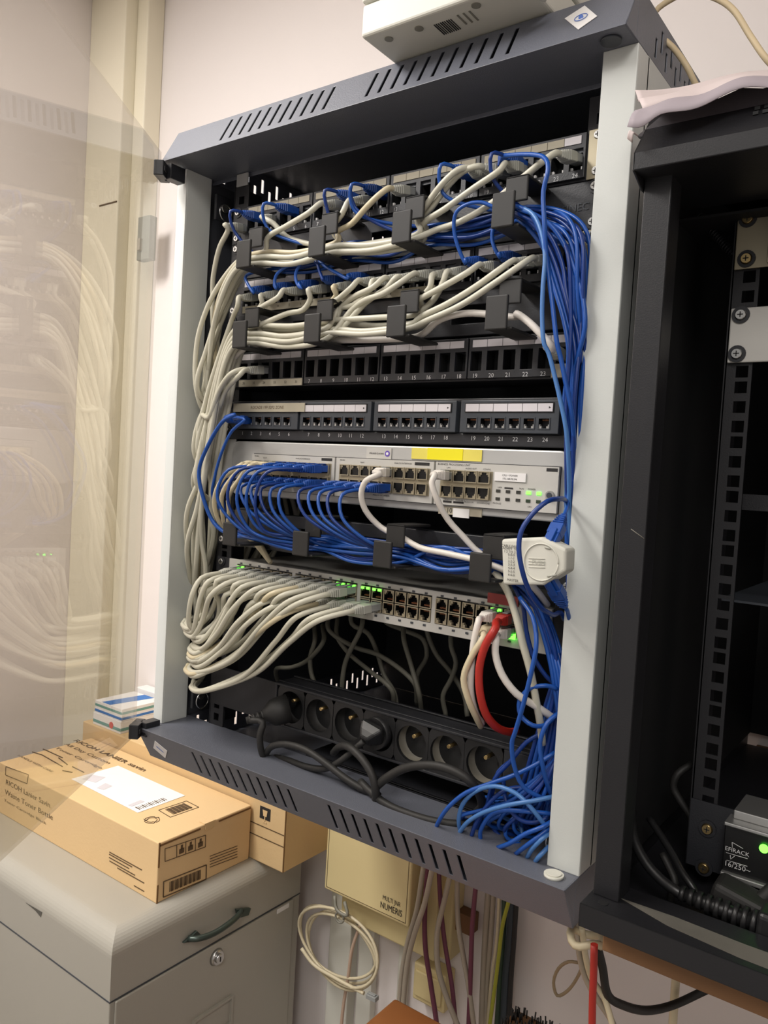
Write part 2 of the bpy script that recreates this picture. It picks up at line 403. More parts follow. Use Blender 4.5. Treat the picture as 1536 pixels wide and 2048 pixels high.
# ring latches (pull rings) and hinge blocks
def pull_ring(c, parent, n, ax=Y):
    t_ = bx('latch_plate', c + Vector((-.002, -.012, -.016)), c + Vector((.002, .012, .016)), BLK2, parent, .001)
    q = MB(); q.cyl(c + Vector((.002, 0, 0)), c + Vector((.006, 0, 0)), .005, CHR, 16); q.build('latch_pin', t_)
    q = MB(); P = [c + Vector((.007, math.cos(a / 20 * 6.2832) * .010, math.sin(a / 20 * 6.2832) * .010 - .006)) for a in range(21)]
    q.tube(P, .0009, CHR, 6); q.build('pull_ring', t_)
pull_ring(V(-.785, .684, -.300), rack, 1); pull_ring(V(-.785, .684, .325), rack, 1)
q = MB(); P = [V(-.276 + math.cos(a / 20 * 6.2832) * .003, .68, .33 + math.sin(a / 20 * 6.2832) * .011) for a in range(21)]; q.tube(P, .0009, CHR, 6); q.build('pull_ring', rack, 'chrome pull ring')
q = MB(); P = [V(-.276 , .655+ math.cos(a / 20 * 6.2832) * .008, -.315 + math.sin(a / 20 * 6.2832) * .012) for a in range(21)]; q.tube(P, .0009, CHR, 6); q.build('pull_ring', rack, 'chrome pull ring')
# glass door swung open
HX, HY = -.818, .612; dd = Vector((.5665, -.824, 0)).normalized(); dn = Vector((-dd.y, dd.x, 0))
door = MB(); L = .565
p0 = V(HX, HY, -.343)
door.obox(p0 + dd * (L / 2 + .004) + ZZ * .359, dd, dn, ZZ, L / 2, .002, .359, GLASS)
door = door.build('glass_door', rack, 'clear tinted door pane, swung open')
for zz, ln in ((.352, 1), (-.335, -1)):
    q = MB(); c0 = V(HX + .006, HY - .002, zz)
    q.obox(c0, dd, dn, ZZ, .014, .0060, .009, BLK2); q.obox(c0 + Vector((.006, .014, 0)), X, Y, ZZ, .007, .011, .009, BLK2)
    q.obox(c0 + dn * .0066, dd, dn, ZZ, .012, .001, .003, BLK2)
    q.build('hinge', door, bevel=.002)

# ------------------------------------------------------------------ screws
def screw(c, parent, m=CHR, r=.0042):
    q = MB(); q.cyl(c, c + Vector((0, -.0012, 0)), r * 1.5, BLK2, 18); q.cyl(c + Vector((0, -.0012, 0)), c + Vector((0, -.0032, 0)), r, m, 18, r * .8)
    q.box(c + Vector((-.0022, -.0034, -.0004)), c + Vector((.0022, -.0031, .0004)), INK); q.box(c + Vector((-.0004, -.0034, -.0022)), c + Vector((.0004, -.0031, .0022)), INK)
    q.build('screw', parent, bevel=0)
YR = .684
_pm = {}
def port_mesh(w_, h_, dep, m_frame, m_in, notch, m_notch, style):
    """socket cavity, origin at the centre of its opening in the face plane"""
    key = (w_, h_, m_frame.name, style)
    if key in _pm: return _pm[key]
    q = MB(); hw, hh = w_ / 2, h_ / 2
    q.plate(Vector((-hw - .001, -.0006, -hh - .001)), X, ZZ, w_ + .002, h_ + .002, [(.001, .001, w_ + .001, h_ + .001)], .0012, Y, m_frame)
    for a, b in (((-hw, 0, -hh), (-hw - .0005, dep, hh)), ((hw, 0, -hh), (hw + .0005, dep, hh)), ((-hw, 0, hh), (hw, dep, hh + .0005)), ((-hw, 0, -hh - .0005), (hw, dep, -hh)), ((-hw, dep, -hh), (hw, dep + .0005, hh))):
        q.box(a, b, m_in)
    nz = -1 if style == 'down' else 1     # corners filled so that the latch notch shows
    if notch:
        nd = min(.004, dep - .0001); q.box((-hw, .0002, nz * hh), (-hw + w_ * .27, nd, nz * hh * .55), m_notch); q.box((hw, .0002, nz * hh), (hw - w_ * .27, nd, nz * hh * .55), m_notch)
        q.box((-hw, .0004, nz * hh * .55), (-hw + w_ * .13, nd, nz * hh * .2), m_notch); q.box((hw, .0004, nz * hh * .55), (hw - w_ * .13, nd, nz * hh * .2), m_notch)
    for k in range(6 if dep > .003 else 0):
        x = (k - 2.5) * w_ * .11; q.box((x - .0002, .003, -nz * hh * .85), (x + .0002, dep - .001, -nz * hh * .6), COPP)
    bmesh.ops.recalc_face_normals(q.bm, faces=q.bm.faces)
    me = bpy.data.meshes.new('port'); q.bm.to_mesh(me); q.bm.free()
    for mm in q.mats: me.materials.append(mm)
    _pm[key] = me; return me
def port(x, y, z, parent, *a):
    o = bpy.data.objects.new('port', port_mesh(*a)); COL.objects.link(o); o.parent = parent; o.location = V(x, y, z) - orgof(parent); return o

# ------------------------------------------------------------------ patch panels
CX = [-.725 + .01822 * i for i in range(24)]
GXC = [(-.734, -.626), (-.6245, -.5165), (-.5150, -.4070), (-.4055, -.2975)]
def keystone_panel(name, label, zc, aged, numbered, kd):
    """1U keystone panel, four port blocks with a label strip above and numbers below"""
    t = thing(name, label, 'patch panel', V(-.52, YR + .02, zc - .022), 'patch panels in the rack')
    zt, zb = zc + .0205, zc - .0225
    hs = [(CX[i] - .0066 + .761, zc - .0135 - zb, CX[i] + .0066 + .761, zc + .0065 - zb) for i in range(24)]
    q = MB(); q.plate(V(-.761, YR - .002, zb), X, ZZ, .482, zt - zb, hs, .002, Y, BLK2)
    q.box(V(-.755, YR, zt - .0015), V(-.285, YR + .05, zt), BLK2); q.box(V(-.755, YR, zb), V(-.285, YR + .05, zb + .0015), BLK2)
    q.build('face_plate', t, bevel=.0006)
    for g, (xa, xb) in enumerate(GXC):
        q = MB(); i0 = g * 6
        hs = [(CX[i] - .0062 - xa, zc - .0130 - zb - .002, CX[i] + .0062 - xa, zc + .0060 - zb - .002) for i in range(i0, i0 + 6)]
        q.plate(V(xa, YR - .006, zb + .002), X, ZZ, xb - xa, zt - zb - .003, hs, .004, Y, BLK2)
        blk = q.build('port_block', t, bevel=.0004)
        q = MB(); cuts = [xa + .004 + (xb - xa - .008) * k / 6 for k in range(7)]
        for k in range(6):
            q.box(V(cuts[k] + .0003, YR - .0068, zt - .0105), V(cuts[k + 1] - .0003, YR - .006, zt - .0035), STRIPD if (aged and (g, k) != (3, 5)) else STRIP)
        q.build('label_strip', blk, 'pale paper label strip')
        for i in range(i0, i0 + 6):
            q = MB(); x = CX[i]
            q.box(V(x - .0066, YR + .010, zc - .0135), V(x + .0066, YR + .0105, zc + .0065), VOID)
            for sx in (-1, 1): q.box(V(x + sx * .0062, YR - .003, zc - .0135), V(x + sx * .0068, YR + .010, zc + .0065), VOID)
            if i in kd:
                q.box(V(x - .0060, YR - .0035, zc - .0130), V(x - .0040, YR - .001, zc - .0095), WLAB); q.box(V(x + .0040, YR - .0035, zc - .0130), V(x + .0060, YR - .001, zc - .0095), WLAB)
                q.box(V(x - .006, YR - .0030, zc + .003), V(x + .006, YR - .001, zc + .006), DPAN)
            q.build('port', blk)
    if numbered:
        texts(t, [(str(i + 1), V(CX[i], YR - .0064, zc - .0182)) for i in range(24) if i in numbered], X, ZZ, .0043, INKW, 'numbering')
    for x in (-.7525, -.2875):
        for s_ in (-.0159, .0159): screw(V(x, YR - .002, zc + s_), t)
    return t
kA = keystone_panel('patch_bay', 'topmost black patch panel with grey and blue plugs under the rack roof', .299, True, range(24), range(24))
kB = keystone_panel('patch_bay', 'second black patch panel, fully packed with pale grey boots, between the two upper cable managers', .210, False, None, range(24))
kC = keystone_panel('patch_bay', 'third black patch panel with open square empty holes numbered 7 to 24', .121, False, range(6, 24), [])
bx('label_tape', V(-.731, YR - .0075, .0985), V(-.626, YR - .0062, .1065), STRIPD, kC, label='aged cream label tape')
texts(kC, [(s_, V(-.722 + i * .0175, YR - .0078, .1025)) for i, s_ in enumerate(('36', '35', '34', '33', '32', '31'))], X, ZZ, .003, INK, 'tape_numbers')
bx('label_tape', V(-.3155, YR - .0075, .099), V(-.298, YR - .0062, .1115), STRIPD, kC, label='small cream label by the last hole')
for nm, zz in ((kA, .299), (kB, .210)):
    bx('end_plate', V(-.296, YR - .0035, zz - .0225), V(-.279, YR - .002, zz + .021), PORTM, nm, label='bare metal end plate')
bx('label_tape', V(-.731, YR - .0075, .1885), V(-.45, YR - .0062, .1965), STRIPD, kB, label='cream label tape')
texts(kB, [(str(i + 1), V(CX[i], YR - .0078, .1925)) for i in range(0, 16)], X, ZZ, .003, INK, 'tape_numbers')

DXG = [[-.722 + .0156 * i for i in range(6)], [-.613 + .0156 * i for i in range(6)], [-.505 + .0156 * i for i in range(6)], [-.395 + .0154 * i for i in range(6)]]
kD = thing('patch_bay', 'fourth patch panel, slate grey with four framed blocks of small jacks and white number strips', 'patch panel', V(-.52, YR + .02, .038), 'patch panels in the rack')
q = MB(); q.box(V(-.761, YR - .002, .038), V(-.279, YR, .0815), BLK2)
q.box(V(-.761, YR - .005, .0345), V(-.279, YR + .04, .0465), BLK2)
q.box(V(-.755, YR, .079), V(-.285, YR + .05, .0815), BLK2); q.build('face_plate', kD, bevel=.001)
for g, (xa, xb) in enumerate(((-.732, -.627), (-.6235, -.5205), (-.5165, -.4135), (-.4085, -.3035))):
    q = MB()
    hs = [(x - .0055 - xa, .0045, x + .0055 - xa, .0145) for x in DXG[g]]
    q.plate(V(xa, YR - .010, .0470), X, ZZ, xb - xa, .0315, hs, .008, Y, DPAN); blk = q.build('port_block', kD, bevel=.0006)
    q = MB(); xs = [xa + .006 + (xb - xa - .012) * k / 6 for k in range(7)]
    q.box(V(xs[0] - .0008, YR - .0106, .0665), V(xs[6] + .0008, YR - .0099, .0760), PORTK)
    for k in range(6): q.box(V(xs[k] + .0003, YR - .0112, .0675), V(xs[k + 1] - .0003, YR - .0104, .0750), STRIP)
    ls = q.build('label_strip', blk, 'white paper label strip')
    q = MB(); q.prism([V(xs[6] - .004, YR - .0115, .0723), V(xs[6] - .004, YR - .0115, .0703), V(xs[6] - .002, YR - .0115, .0713)], Vector((0, .0002, 0)), INK); q.build('arrow_mark', ls)
    for x in DXG[g]:
        port(x, YR - .0100, .0565, blk, .0105, .0092, .010, DPAN, PORTK, True, ALU, 'down')
texts(kD, [(str(i + 1), V(DXG[i // 6][i % 6], YR - .0054, .0415)) for i in range(24)], X, ZZ, .0042, INKW, 'numbering')
bx('label_tape', V(-.733, YR - .0125, .0672), V(-.615, YR - .0113, .0775), STRIPD, kD, label='long cream label tape over the first strip')
text(kD, 'ROCADE 19P-32P2 ZONE', V(-.675, YR - .0127, .0723), X, ZZ, .0035, INKB, 'tape_lettering')
for x in (-.7525, -.2875):
    for s_ in (.076, .046): screw(V(x, YR - .002, s_), kD)

# ------------------------------------------------------------------ cable managers with D rings
RXC = [-.672, -.562, -.453, -.343]
def manager(label, zc, zflap, cover=BLK2):
    t = thing('cable_manager', label, 'cable manager', V(-.52, YR, zc - .022), 'cable managers in the rack')
    q = MB(); hs = [(RXC[i] + .022 + .761, .012, RXC[i] + .022 + .761 + .062, .030) for i in range(-1, 3) if i >= 0] + [(.028, .012, .055, .030)]
    q.plate(V(-.761, YR - .002, zc - .022), X, ZZ, .482, .044, hs, .002, Y, cover); q.build('back_plate', t, bevel=.0008)
    q = MB(); q.box(V(-.755, YR, zc - .022), V(-.285, YR + .012, zc - .0205), cover); q.box(V(-.755, YR, zc + .0205), V(-.285, YR + .012, zc + .022), cover); q.build('flange', t)
    for x in RXC:
        q = MB(); za, zb = zflap; h = .011
        q.box(V(x - h - .004, .622, za), V(x + h - .004, .6255, zb), RUBM)                       # front flap
        q.box(V(x - h - .002, .6255, zb), V(x + h, YR - .002, zb + .0028), RUBM)                 # bottom arm
        q.box(V(x - h + .002, .634, za - .006), V(x + h + .002, .637, za + .017), RUBM)          # upper lip
        q.box(V(x - h + .002, .634, za + .014), V(x + h + .002, YR - .002, za + .017), RUBM)     # top arm
        q.build('cable_ring', t, bevel=.0012)
    for x in (-.7525, -.2875):
        for s_ in (-.0159, .0159): screw(V(x, YR - .002, zc + s_), t)
    return t
mA = manager('upper black cable manager with four rings, below the topmost patch panel', .254, (.256, .225))
mB_ = manager('middle black cable manager with four rings, above the panel of empty holes', .166, (.1655, .135))
mC = manager('lower black cable manager full of blue cables, under the silver phone exchange', -.076, (-.0645, -.091))
text(mA, 'SINEC', V(-.305, YR - .0026, .253), X, ZZ, .007, DPAN, 'embossed_lettering')

# ------------------------------------------------------------------ phone exchange (silver)
px_ = thing('phone_exchange', 'silver telephone exchange unit with three port modules and yellow label', 'phone exchange', V(-.515, YR, -.034))
def rrect(x0, x1, z0, z1, r, y, k=6):
    P = []
    for cx, cz, a0 in ((x1 - r, z1 - r, 0), (x0 + r, z1 - r, 90), (x0 + r, z0 + r, 180), (x1 - r, z0 + r, 270)):
        for i in range(k + 1):
            a = math.radians(a0 + 90 * i / k); P.append(V(cx + r * math.cos(a), y, cz + r * math.sin(a)))
    return P
q = MB(); q.prism(rrect(-.738, -.292, -.034, .032, .010, .678), Vector((0, .006, 0)), SILV); q.box(V(-.734, .684, -.032), V(-.296, .95, .030), BLK2)
q.build('chassis', px_, bevel=.0015)
q = MB(); q.box(V(-.761, YR - .001, -.030), V(-.738, YR + .001, .038), SILV); q.box(V(-.292, YR - .001, -.030), V(-.279, YR + .001, .038), SILV); q.build('mounting_ear', px_)
MODX = [(-.6985, -.5665), (-.5655, -.4350), (-.4340, -.2990)]
MP = [[-.683, -.668, -.654, -.641, -.624, -.609, -.594, -.580], [-.551, -.536, -.522, -.509, -.492, -.477, -.463, -.448], [-.418, -.404, -.390, -.376]]
for g, (xa, xb) in enumerate(MODX):
    mod = MB(); mod.box(V(xa, .6770, -.0265), V(xb, .6775, .0175), INK); mod.box(V(xa + .0007, .6735, -.0258), V(xb - .0007, .6772, .0168), SILV2)
    xs = MP[g]; mod.box(V(xs[0] - .0085, .6730, -.0185), V(xs[-1] + .0085, .6737, .0095), PORTM)
    mod = mod.build('port_module', px_)
    for x in xs:
        port(x, .6712, .0035, mod, .0112, .0100, .0012, PORTM, PORTK, True, PORTM, 'down' if False else 'up')
        port(x, .6712, -.0120, mod, .0112, .0100, .0012, PORTM, PORTK, True, PORTM, 'down')
F_ = .6733
texts(px_, [('MIX484', V(-.690, F_, .0142)), ('SLAVE', V(-.676, F_, .0125)), ('ANALOG INTERFACES', V(-.615, F_, .0135)), ('MIX484', V(-.556, F_, .0142)), ('MAIN', V(-.528, F_, .0125)),
            ('ANALOG INTERFACES', V(-.474, F_, .0135)), ('ANALOG INTERFACES', V(-.50, F_, -.0215)), ('LAN', V(-.418, F_, .0115)), ('AUDIO OUT', V(-.392, F_, .0115)), ('CONFIG.', V(-.374, F_, .0115)),
            ('DOORPHONE', V(-.376, F_, -.0215)), ('AUDIO IN', V(-.392, F_, -.0215)), ('MODULE', V(-.361, F_, -.0205)), ('LAN', V(-.359, F_, -.005)), ('RUN', V(-.336, F_, -.005)), ('POWER', V(-.3255, F_, -.005)), ('CPU', V(-.3265, F_, -.0215)), ('MODULE 1', V(-.415, F_, -.0205)), ('MODULE 2', V(-.402, F_, -.0205))],
      X, ZZ, .0016, INK, 'small_print')
text(px_, 'BUSINESS PROCESSING UNIT', V(-.412, F_, .0147), X, ZZ, .0021, INK, 'small_print')
for a, b in (((-.459, .0125), (-.441, .0155)), ((-.5865, .0125), (-.571, .0155)), ((-.312, .0125), (-.301, .0155)), ((-.422, -.0235), (-.412, -.0215)), ((-.410, -.0235), (-.398, -.0215)), ((-.354, -.006), (-.345, -.0045))):
    bx('print_block', V(a[0], F_ - .0001, a[1]), V(b[0], F_ + .0003, b[1]), INK, px_)
for i, x in enumerate((-.3605, -.3495, -.3385, -.3345 + .0075, -.3250 + .0095)):
    pass
LX = [-.3605, -.3500, -.3395, -.3285 + .0005, -.3175 + .0005]
LX = [-.3605, -.3500, -.3395, -.3330 + .003, -.3235 + .003]
for i, x in enumerate([-.3605, -.3500, -.3390, -.3300, -.3235]):
    for zz, row in ((-.0085, 0), (-.0160, 1)):
        lit = row == 0 and i >= 3
        x2 = [-.3605, -.3500, -.3390, -.3285, -.3180][i]
        bx('led', V(x2 - .0022, F_ - .0005, zz - .0014), V(x2 + .0022, F_ + .0003, zz + .0014), LEDG if lit else (LEDO if i >= 3 else LEDD), px_, label='lit green LED' if lit else None)
q = MB(); q.cyl(V(-.3065, .6736, -.0095), V(-.3065, .6710, -.0095), .0042, ALU, 20); q.cyl(V(-.3065, .6712, -.0095), V(-.3065, .6702, -.0095), .0026, DPAN, 16); q.build('power_button', px_, 'round power button')
lb = bx('label', V(-.365, .6722, .0012), V(-.332, .6732, .0095), WLAB, px_, label='white paper label')
texts(px_, [('CPU + POWER', V(-.3485, .6720, .0067)), ('192.168.92.246', V(-.3485, .6720, .0035))], X, ZZ, .0018, INK, 'label_lettering')
bx('label', V(-.4665, .6770, .0190), V(-.3830, .6776, .0305), YEL2, px_, label='pale yellow paper label'); bx('label', V(-.4465, .6766, .0190), V(-.4045, .6771, .0308), YEL, px_, label='bright yellow label')
lb = bx('badge', V(-.5260, .6770, .0175), V(-.4925, .6777, .0290), SILV2, px_, label='small maker badge')
text(px_, 'Alcatel-Lucent', V(-.5120, .6768, .0232), X, ZZ, .0024, INK, 'badge_lettering')
q = MB(); q.cyl(V(-.4975, .6770, .0232), V(-.4975, .6766, .0232), .0032, PURP, 20); q.cyl(V(-.4975, .6766, .0232), V(-.4975, .6764, .0232), .0016, WLAB, 16); q.build('badge_emblem', px_, 'purple round emblem')
bx('label_tape', V(-.4290, .6768, -.0355), V(-.3790, .6782, -.0275), STRIPD, px_, label='cream tape under the port modules')
text(px_, '10', V(-.4160, .6766, -.0315), X, ZZ, .005, INK, 'tape_number')
bx('blank_label', V(-.4110, .6755, -.0375), V(-.3925, .6768, -.0285), WLAB, px_, label='plain white label')

# ------------------------------------------------------------------ 48 port switch
sw = thing('network_switch', 'light grey 48-port network switch with green LEDs, lowest device above the socket strip', 'switch', V(-.515, YR, -.158))
SGX = [-.714, -.616, -.518, -.420]
SX = [SGX[g] + .0157 * i for g in range(4) for i in range(6)]
q = MB(); hs = []
for g in range(4): hs.append((SGX[g] - .007 + .736, .0095, SGX[g] + 5 * .0157 + .007 + .736, .0375))
q.plate(V(-.736, .680, -.158), X, ZZ, .436, .043, hs, .004, Y, SILV2); q.box(V(-.734, .690, -.156), V(-.302, .92, -.117), SILV2)
q.build('chassis', sw, bevel=.0006)
bx('mounting_ear', V(-.761, YR - .001, -.158), V(-.736, YR + .001, -.115), BLK2, sw); bx('mounting_ear', V(-.300, YR - .001, -.158), V(-.279, YR + .001, -.115), BLK2, sw)
for x in SX:
    port(x, .6795, -.1280, sw, .0118, .0105, .009, PORTM, PORTK, True, PORTM, 'up')
    port(x, .6795, -.1415, sw, .0118, .0105, .009, PORTM, PORTK, True, PORTM, 'down')
q = MB()
for i, x in enumerate(SX):
    for zz in (-.1190, -.1520): q.box(V(x - .0016, .6793, zz - .0010), V(x + .0016, .6803, zz + .0010), DPAN)
q.build('port_markings', sw)
for col, row in ((0, 0), (10, 0), (11, 0), (11, 1), (12, 0), (13, 0), (22, 0), (10, 1)):
    x = SX[col]; zz = -.1235 if row == 0 else -.1465
    for dx in (-.0035, .0035): bx('led', V(x + dx - .0016, .6775, zz - .0012), V(x + dx + .0016, .6792, zz + .0012), LEDG, sw, label='lit green LED')
c0 = Z('6', 880, 840, .677); bx('led', c0 + Vector((-.004, -.001, -.0025)), c0 + Vector((.002, .001, .0025)), LEDG, sw, label='lit green LED')
a = Z('6', 728, 580, .678); b = Z('6', 912, 665, .678)
bx('red_label', (a.x, .6765, b.z + .001), (b.x, .6785, a.z + .002), REDL, sw, label='red sticker above the last ports')
for s_ in (-.121, -.152):
    for x in (-.7525, -.2875): screw(V(x, YR - .001, s_), sw)

# ------------------------------------------------------------------ socket strip
pdu = thing('socket_strip', 'black seven-way round-socket power strip across the rack bottom', 'power strip', V(-.50, YR, -.305))
PXS = [-.622, -.5785, -.535, -.4920, -.449, -.406, -.363]
ZP = -.280
q = MB()
q.box(V(-.648, YR - .002, -.3045), V(-.6445, YR + .042, -.2555), BLK2)
q.box(V(-.6480, YR + .030, -.3045), V(-.300, YR + .042, -.2555), BLK2)
q.box(V(-.6480, YR - .0025, -.2575), V(-.300, YR + .030, -.2545), BLK2); q.box(V(-.6480, YR - .0025, -.3055), V(-.300, YR + .030, -.3025), BLK2)
q.box(V(-.3405, YR - .002, -.3025), V(-.300, YR + .001, -.2575), BLK2)
q.box(V(-.6480, YR + .004, -.2545), V(-.300, YR + .007, -.2530), BLK2); q.box(V(-.6480, YR + .030, -.2545), V(-.300, YR + .034, -.2525), BLK2)
q.build('housing', pdu, bevel=.0008)
q = MB(); q.box(V(-.761, YR - .001, -.3045), V(-.648, YR + .001, -.2555), BLK); q.build('mounting_bracket', pdu)
q = MB(); q.box(V(-.300, YR - .001, -.3045), V(-.279, YR + .001, -.2555), BLK); q.build('mounting_bracket', pdu)
for i, x in enumerate(PXS):
    q = MB(); hw, hh, R0, k = .0213, .0225, .0188, 32; y0 = YR - .001; c = V(x, y0, ZP)
    outer = []; inner = []
    for j in range(k):
        a = 2 * math.pi * (j + .5) / k; cx, sz = math.cos(a), math.sin(a); s_ = min(hw / abs(cx) if abs(cx) > 1e-6 else 9, hh / abs(sz) if abs(sz) > 1e-6 else 9)
        outer.append(q.bm.verts.new(c + Vector((cx * s_, 0, sz * s_)))); inner.append(q.bm.verts.new(c + Vector((cx * R0, 0, sz * R0))))
    im = q.mi(RUB)
    for j in range(k):
        f = q.bm.faces.new((outer[j], outer[(j + 1) % k], inner[(j + 1) % k], inner[j])); f.material_index = im
    ry = [q.bm.verts.new(v_.co + Vector((0, .004, 0))) for v_ in inner]; rz = [q.bm.verts.new(v_.co + Vector((0, .017, 0))) for v_ in inner]
    iw = q.mi(RUBM)
    for j in range(k):
        f = q.bm.faces.new((inner[j], inner[(j + 1) % k], ry[(j + 1) % k], ry[j])); f.material_index = im
        f = q.bm.faces.new((ry[j], ry[(j + 1) % k], rz[(j + 1) % k], rz[j])); f.material_index = q.mi(SHUT) if i >= 4 else iw; f.smooth = True
    f = q.bm.faces.new(rz); f.material_index = im
    for sx in (-1, 1): q.cyl(c + Vector((sx * .0095, .0165, -.001)), c + Vector((sx * .0095, .0169, -.001)), .0026, VOID, 12)
    so = q.build('socket', pdu)
    q = MB(); q.cyl(c + Vector((.002, .017, .008)), c + Vector((.002, .001, .008)), .0024, BRS, 12, .0020); q.build('earth_pin', so)

# plug shapes
def rj45(parent, P, d, up, bodym, bootm, boot=True, name='plug'):
    """modular plug pointing along d with its front at P; returns the point where the cable leaves"""
    d = d.normalized(); s_ = d.cross(up).normalized(); up = s_.cross(d).normalized(); q = MB(); P = P + d * .006
    q.obox(P - d * .009, s_, d, up, .0056, .010, .0038, bodym)
    q.obox(P - d * .010 + up * .0052, s_, d, up, .0030, .008, .0006, bodym)
    if boot:
        q.obox(P - d * .0195, s_, d, up, .0060, .0055, .0046, bootm)
        for k in range(4):
            e = P - d * (.0262 + k * .0025); w2 = .0052 - k * .0005
            q.obox(e, s_, d, up, w2, .0008, w2 * .9, bootm)
        q.cyl(P - d * .024, P - d * .037, .0036, bootm, 10, .0030)
    q.build(name, parent, bevel=.0006, seg=1)
    return P - d * .034, d
def cable(label, pts, r, m, group=None, plugs=(), name='patch_cable', cat='cable', k=8, boot=None):
    """plugs: list of (end, P, dir, up, bodymat, bootmat)"""
    base = min(pts, key=lambda p: p.z)
    t = thing(name, label, cat, base, group)
    P = list(pts)
    for e, Pp, d, up, bm_, bo in plugs:
        nb = P[0] if e == 0 else P[-1]; d = (d.normalized() + (Pp - nb).normalized() * .9).normalized()
        c_, d2 = rj45(t, Pp, d, up, bm_, bo)
        ext = [c_, c_ - d2 * .006]
        if e == 0: P = ext + P
        else: P = P + ext[::-1]
    q = MB(); q.tube(spline(P), r, m, k); q.build('cord', t)
    return t
def jit(p, s_=.002): return p + Vector((random.uniform(-s_, s_), random.uniform(-s_, s_), random.uniform(-s_, s_)))

# ================================================================== GREY PATCH CABLES (panels -> rings -> left bundle -> switch)
def near(xs, x): return min(range(len(xs)), key=lambda i: abs(xs[i] - x))
def chain(k, z, y):
    """points through rings k..1 of a manager lane, then out to the left"""
    out = []
    for i in range(k, -1, -1):
        out.append(jit(V(RXC[i] + .004, y, z), .0008))
        if i > 0: out.append(jit(V((RXC[i] + RXC[i - 1]) / 2, y + .002, z - .003), .003))
    return out
def left_drop(zr, y, lane):
    """from ring 1 over the left edge and down the side"""
    a = lane * .004
    xb = [-.779, -.772, -.765, -.783][lane % 4]; yb = .648 + (lane % 5) * .010
    return [V(-.705, y, zr - .003), V(-.738, y + .002, zr - .022 - a), V(-.762, .5 * (y + yb), zr - .055 - a * 2), V(xb, yb, zr - .105 - a * 2)]
# switch ends: (row, col)
up_cols = list(range(0, 12)); lo_cols = list(range(0, 14))
ends = sorted([(0, c) for c in up_cols] + [(1, c) for c in lo_cols], key=lambda e: SX[e[1]] + (.03 if e[0] else 0))
TIPS = [(205, 775), (200, 770), (215, 815), (262, 840), (258, 900), (240, 935), (232, 965), (236, 985), (222, 1040), (215, 1055), (250, 1140)]
def switch_end(j, yb):
    row, col = ends[j]; t = j / (len(ends) - 1)
    tip = TIPS[min(len(TIPS) - 1, int(t * len(TIPS)))]
    tip = (tip[0] + random.uniform(-12, 12) + 14, tip[1] + random.uniform(-16, 16))
    px = V(SX[col], .676, -.1280 if row == 0 else -.1415)
    e = px - Y * .046 + Vector((-.006, 0, -.002))
    yd = .628 + random.uniform(-.012, .012)
    T = Z('5', tip[0], tip[1], .634)
    D = e - T
    side = Vector((0, 0, -1))
    pts = []
    low = Z('5', tip[0] + 50, tip[1] + 12 + 12 * random.random(), .622)
    # from behind and above, round the tip, then up to the plug
    back = Z('5', tip[0] + 40 + random.uniform(-10, 25), tip[1] - 60 - 50 * random.random(), .70)
    sg = random.uniform(-.010, .004); mid1 = low.lerp(e, .33) + Vector((0, -.006, -.004 + sg)); mid2 = low.lerp(e, .66) + Vector((0, -.010, .002 + sg * .5)); mid3 = low.lerp(e, .88) + Vector((0, -.006, .003))
    mid1.y = yd + .002; mid2.y = yd - .004
    arr = [back, Z('5', tip[0] + 12, tip[1] - 28, .658), T, low, jit(mid1, .004), jit(mid2, .003), jit(mid3, .001)]
    return arr, (1, px, Y, ZZ if row == 0 else -ZZ, CLEAR, GPLUG), row, col
panelA = [  # (zone, x, y of plug, free points, ring to enter, lane z, lane y)
    ('1', 1085, 640, [('1', 980, 690, .640), ('1', 830, 780, .645), ('1', 720, 850, .645)], 0, .250, .650),
    ('1', 1250, 620, [('1', 1180, 700, .642), ('1', 1120, 800, .650)], 1, .240, .664),
    ('1', 1500, 540, [('1', 1400, 590, .640), ('1', 1320, 670, .640), ('1', 1240, 760, .645), ('1', 1150, 815, .650)], 1, .248, .650),
    ('1', 700, 690, [('1', 760, 760, .650), ('1', 840, 840, .655)], 1, .236, .655),
    ('2', 645, 400, [('2', 540, 430, .640), ('2', 440, 520, .638), ('2', 350, 640, .642), ('2', 290, 730, .645)], 2, .241, .644),
    ('2', 715, 410, [('2', 570, 440, .646), ('2', 460, 550, .646), ('2', 380, 660, .648), ('2', 300, 750, .650)], 2, .235, .650),
    ('2', 905, 385, [('2', 800, 430, .640), ('2', 640, 540, .640), ('2', 460, 670, .642), ('2', 330, 760, .645)], 2, .243, .658),
    ('2', 1200, 345, [('2', 1060, 380, .640), ('2', 900, 510, .640), ('2', 740, 640, .645), ('2', 560, 745, .645), ('2', 400, 800, .648)], 2, .233, .640)]
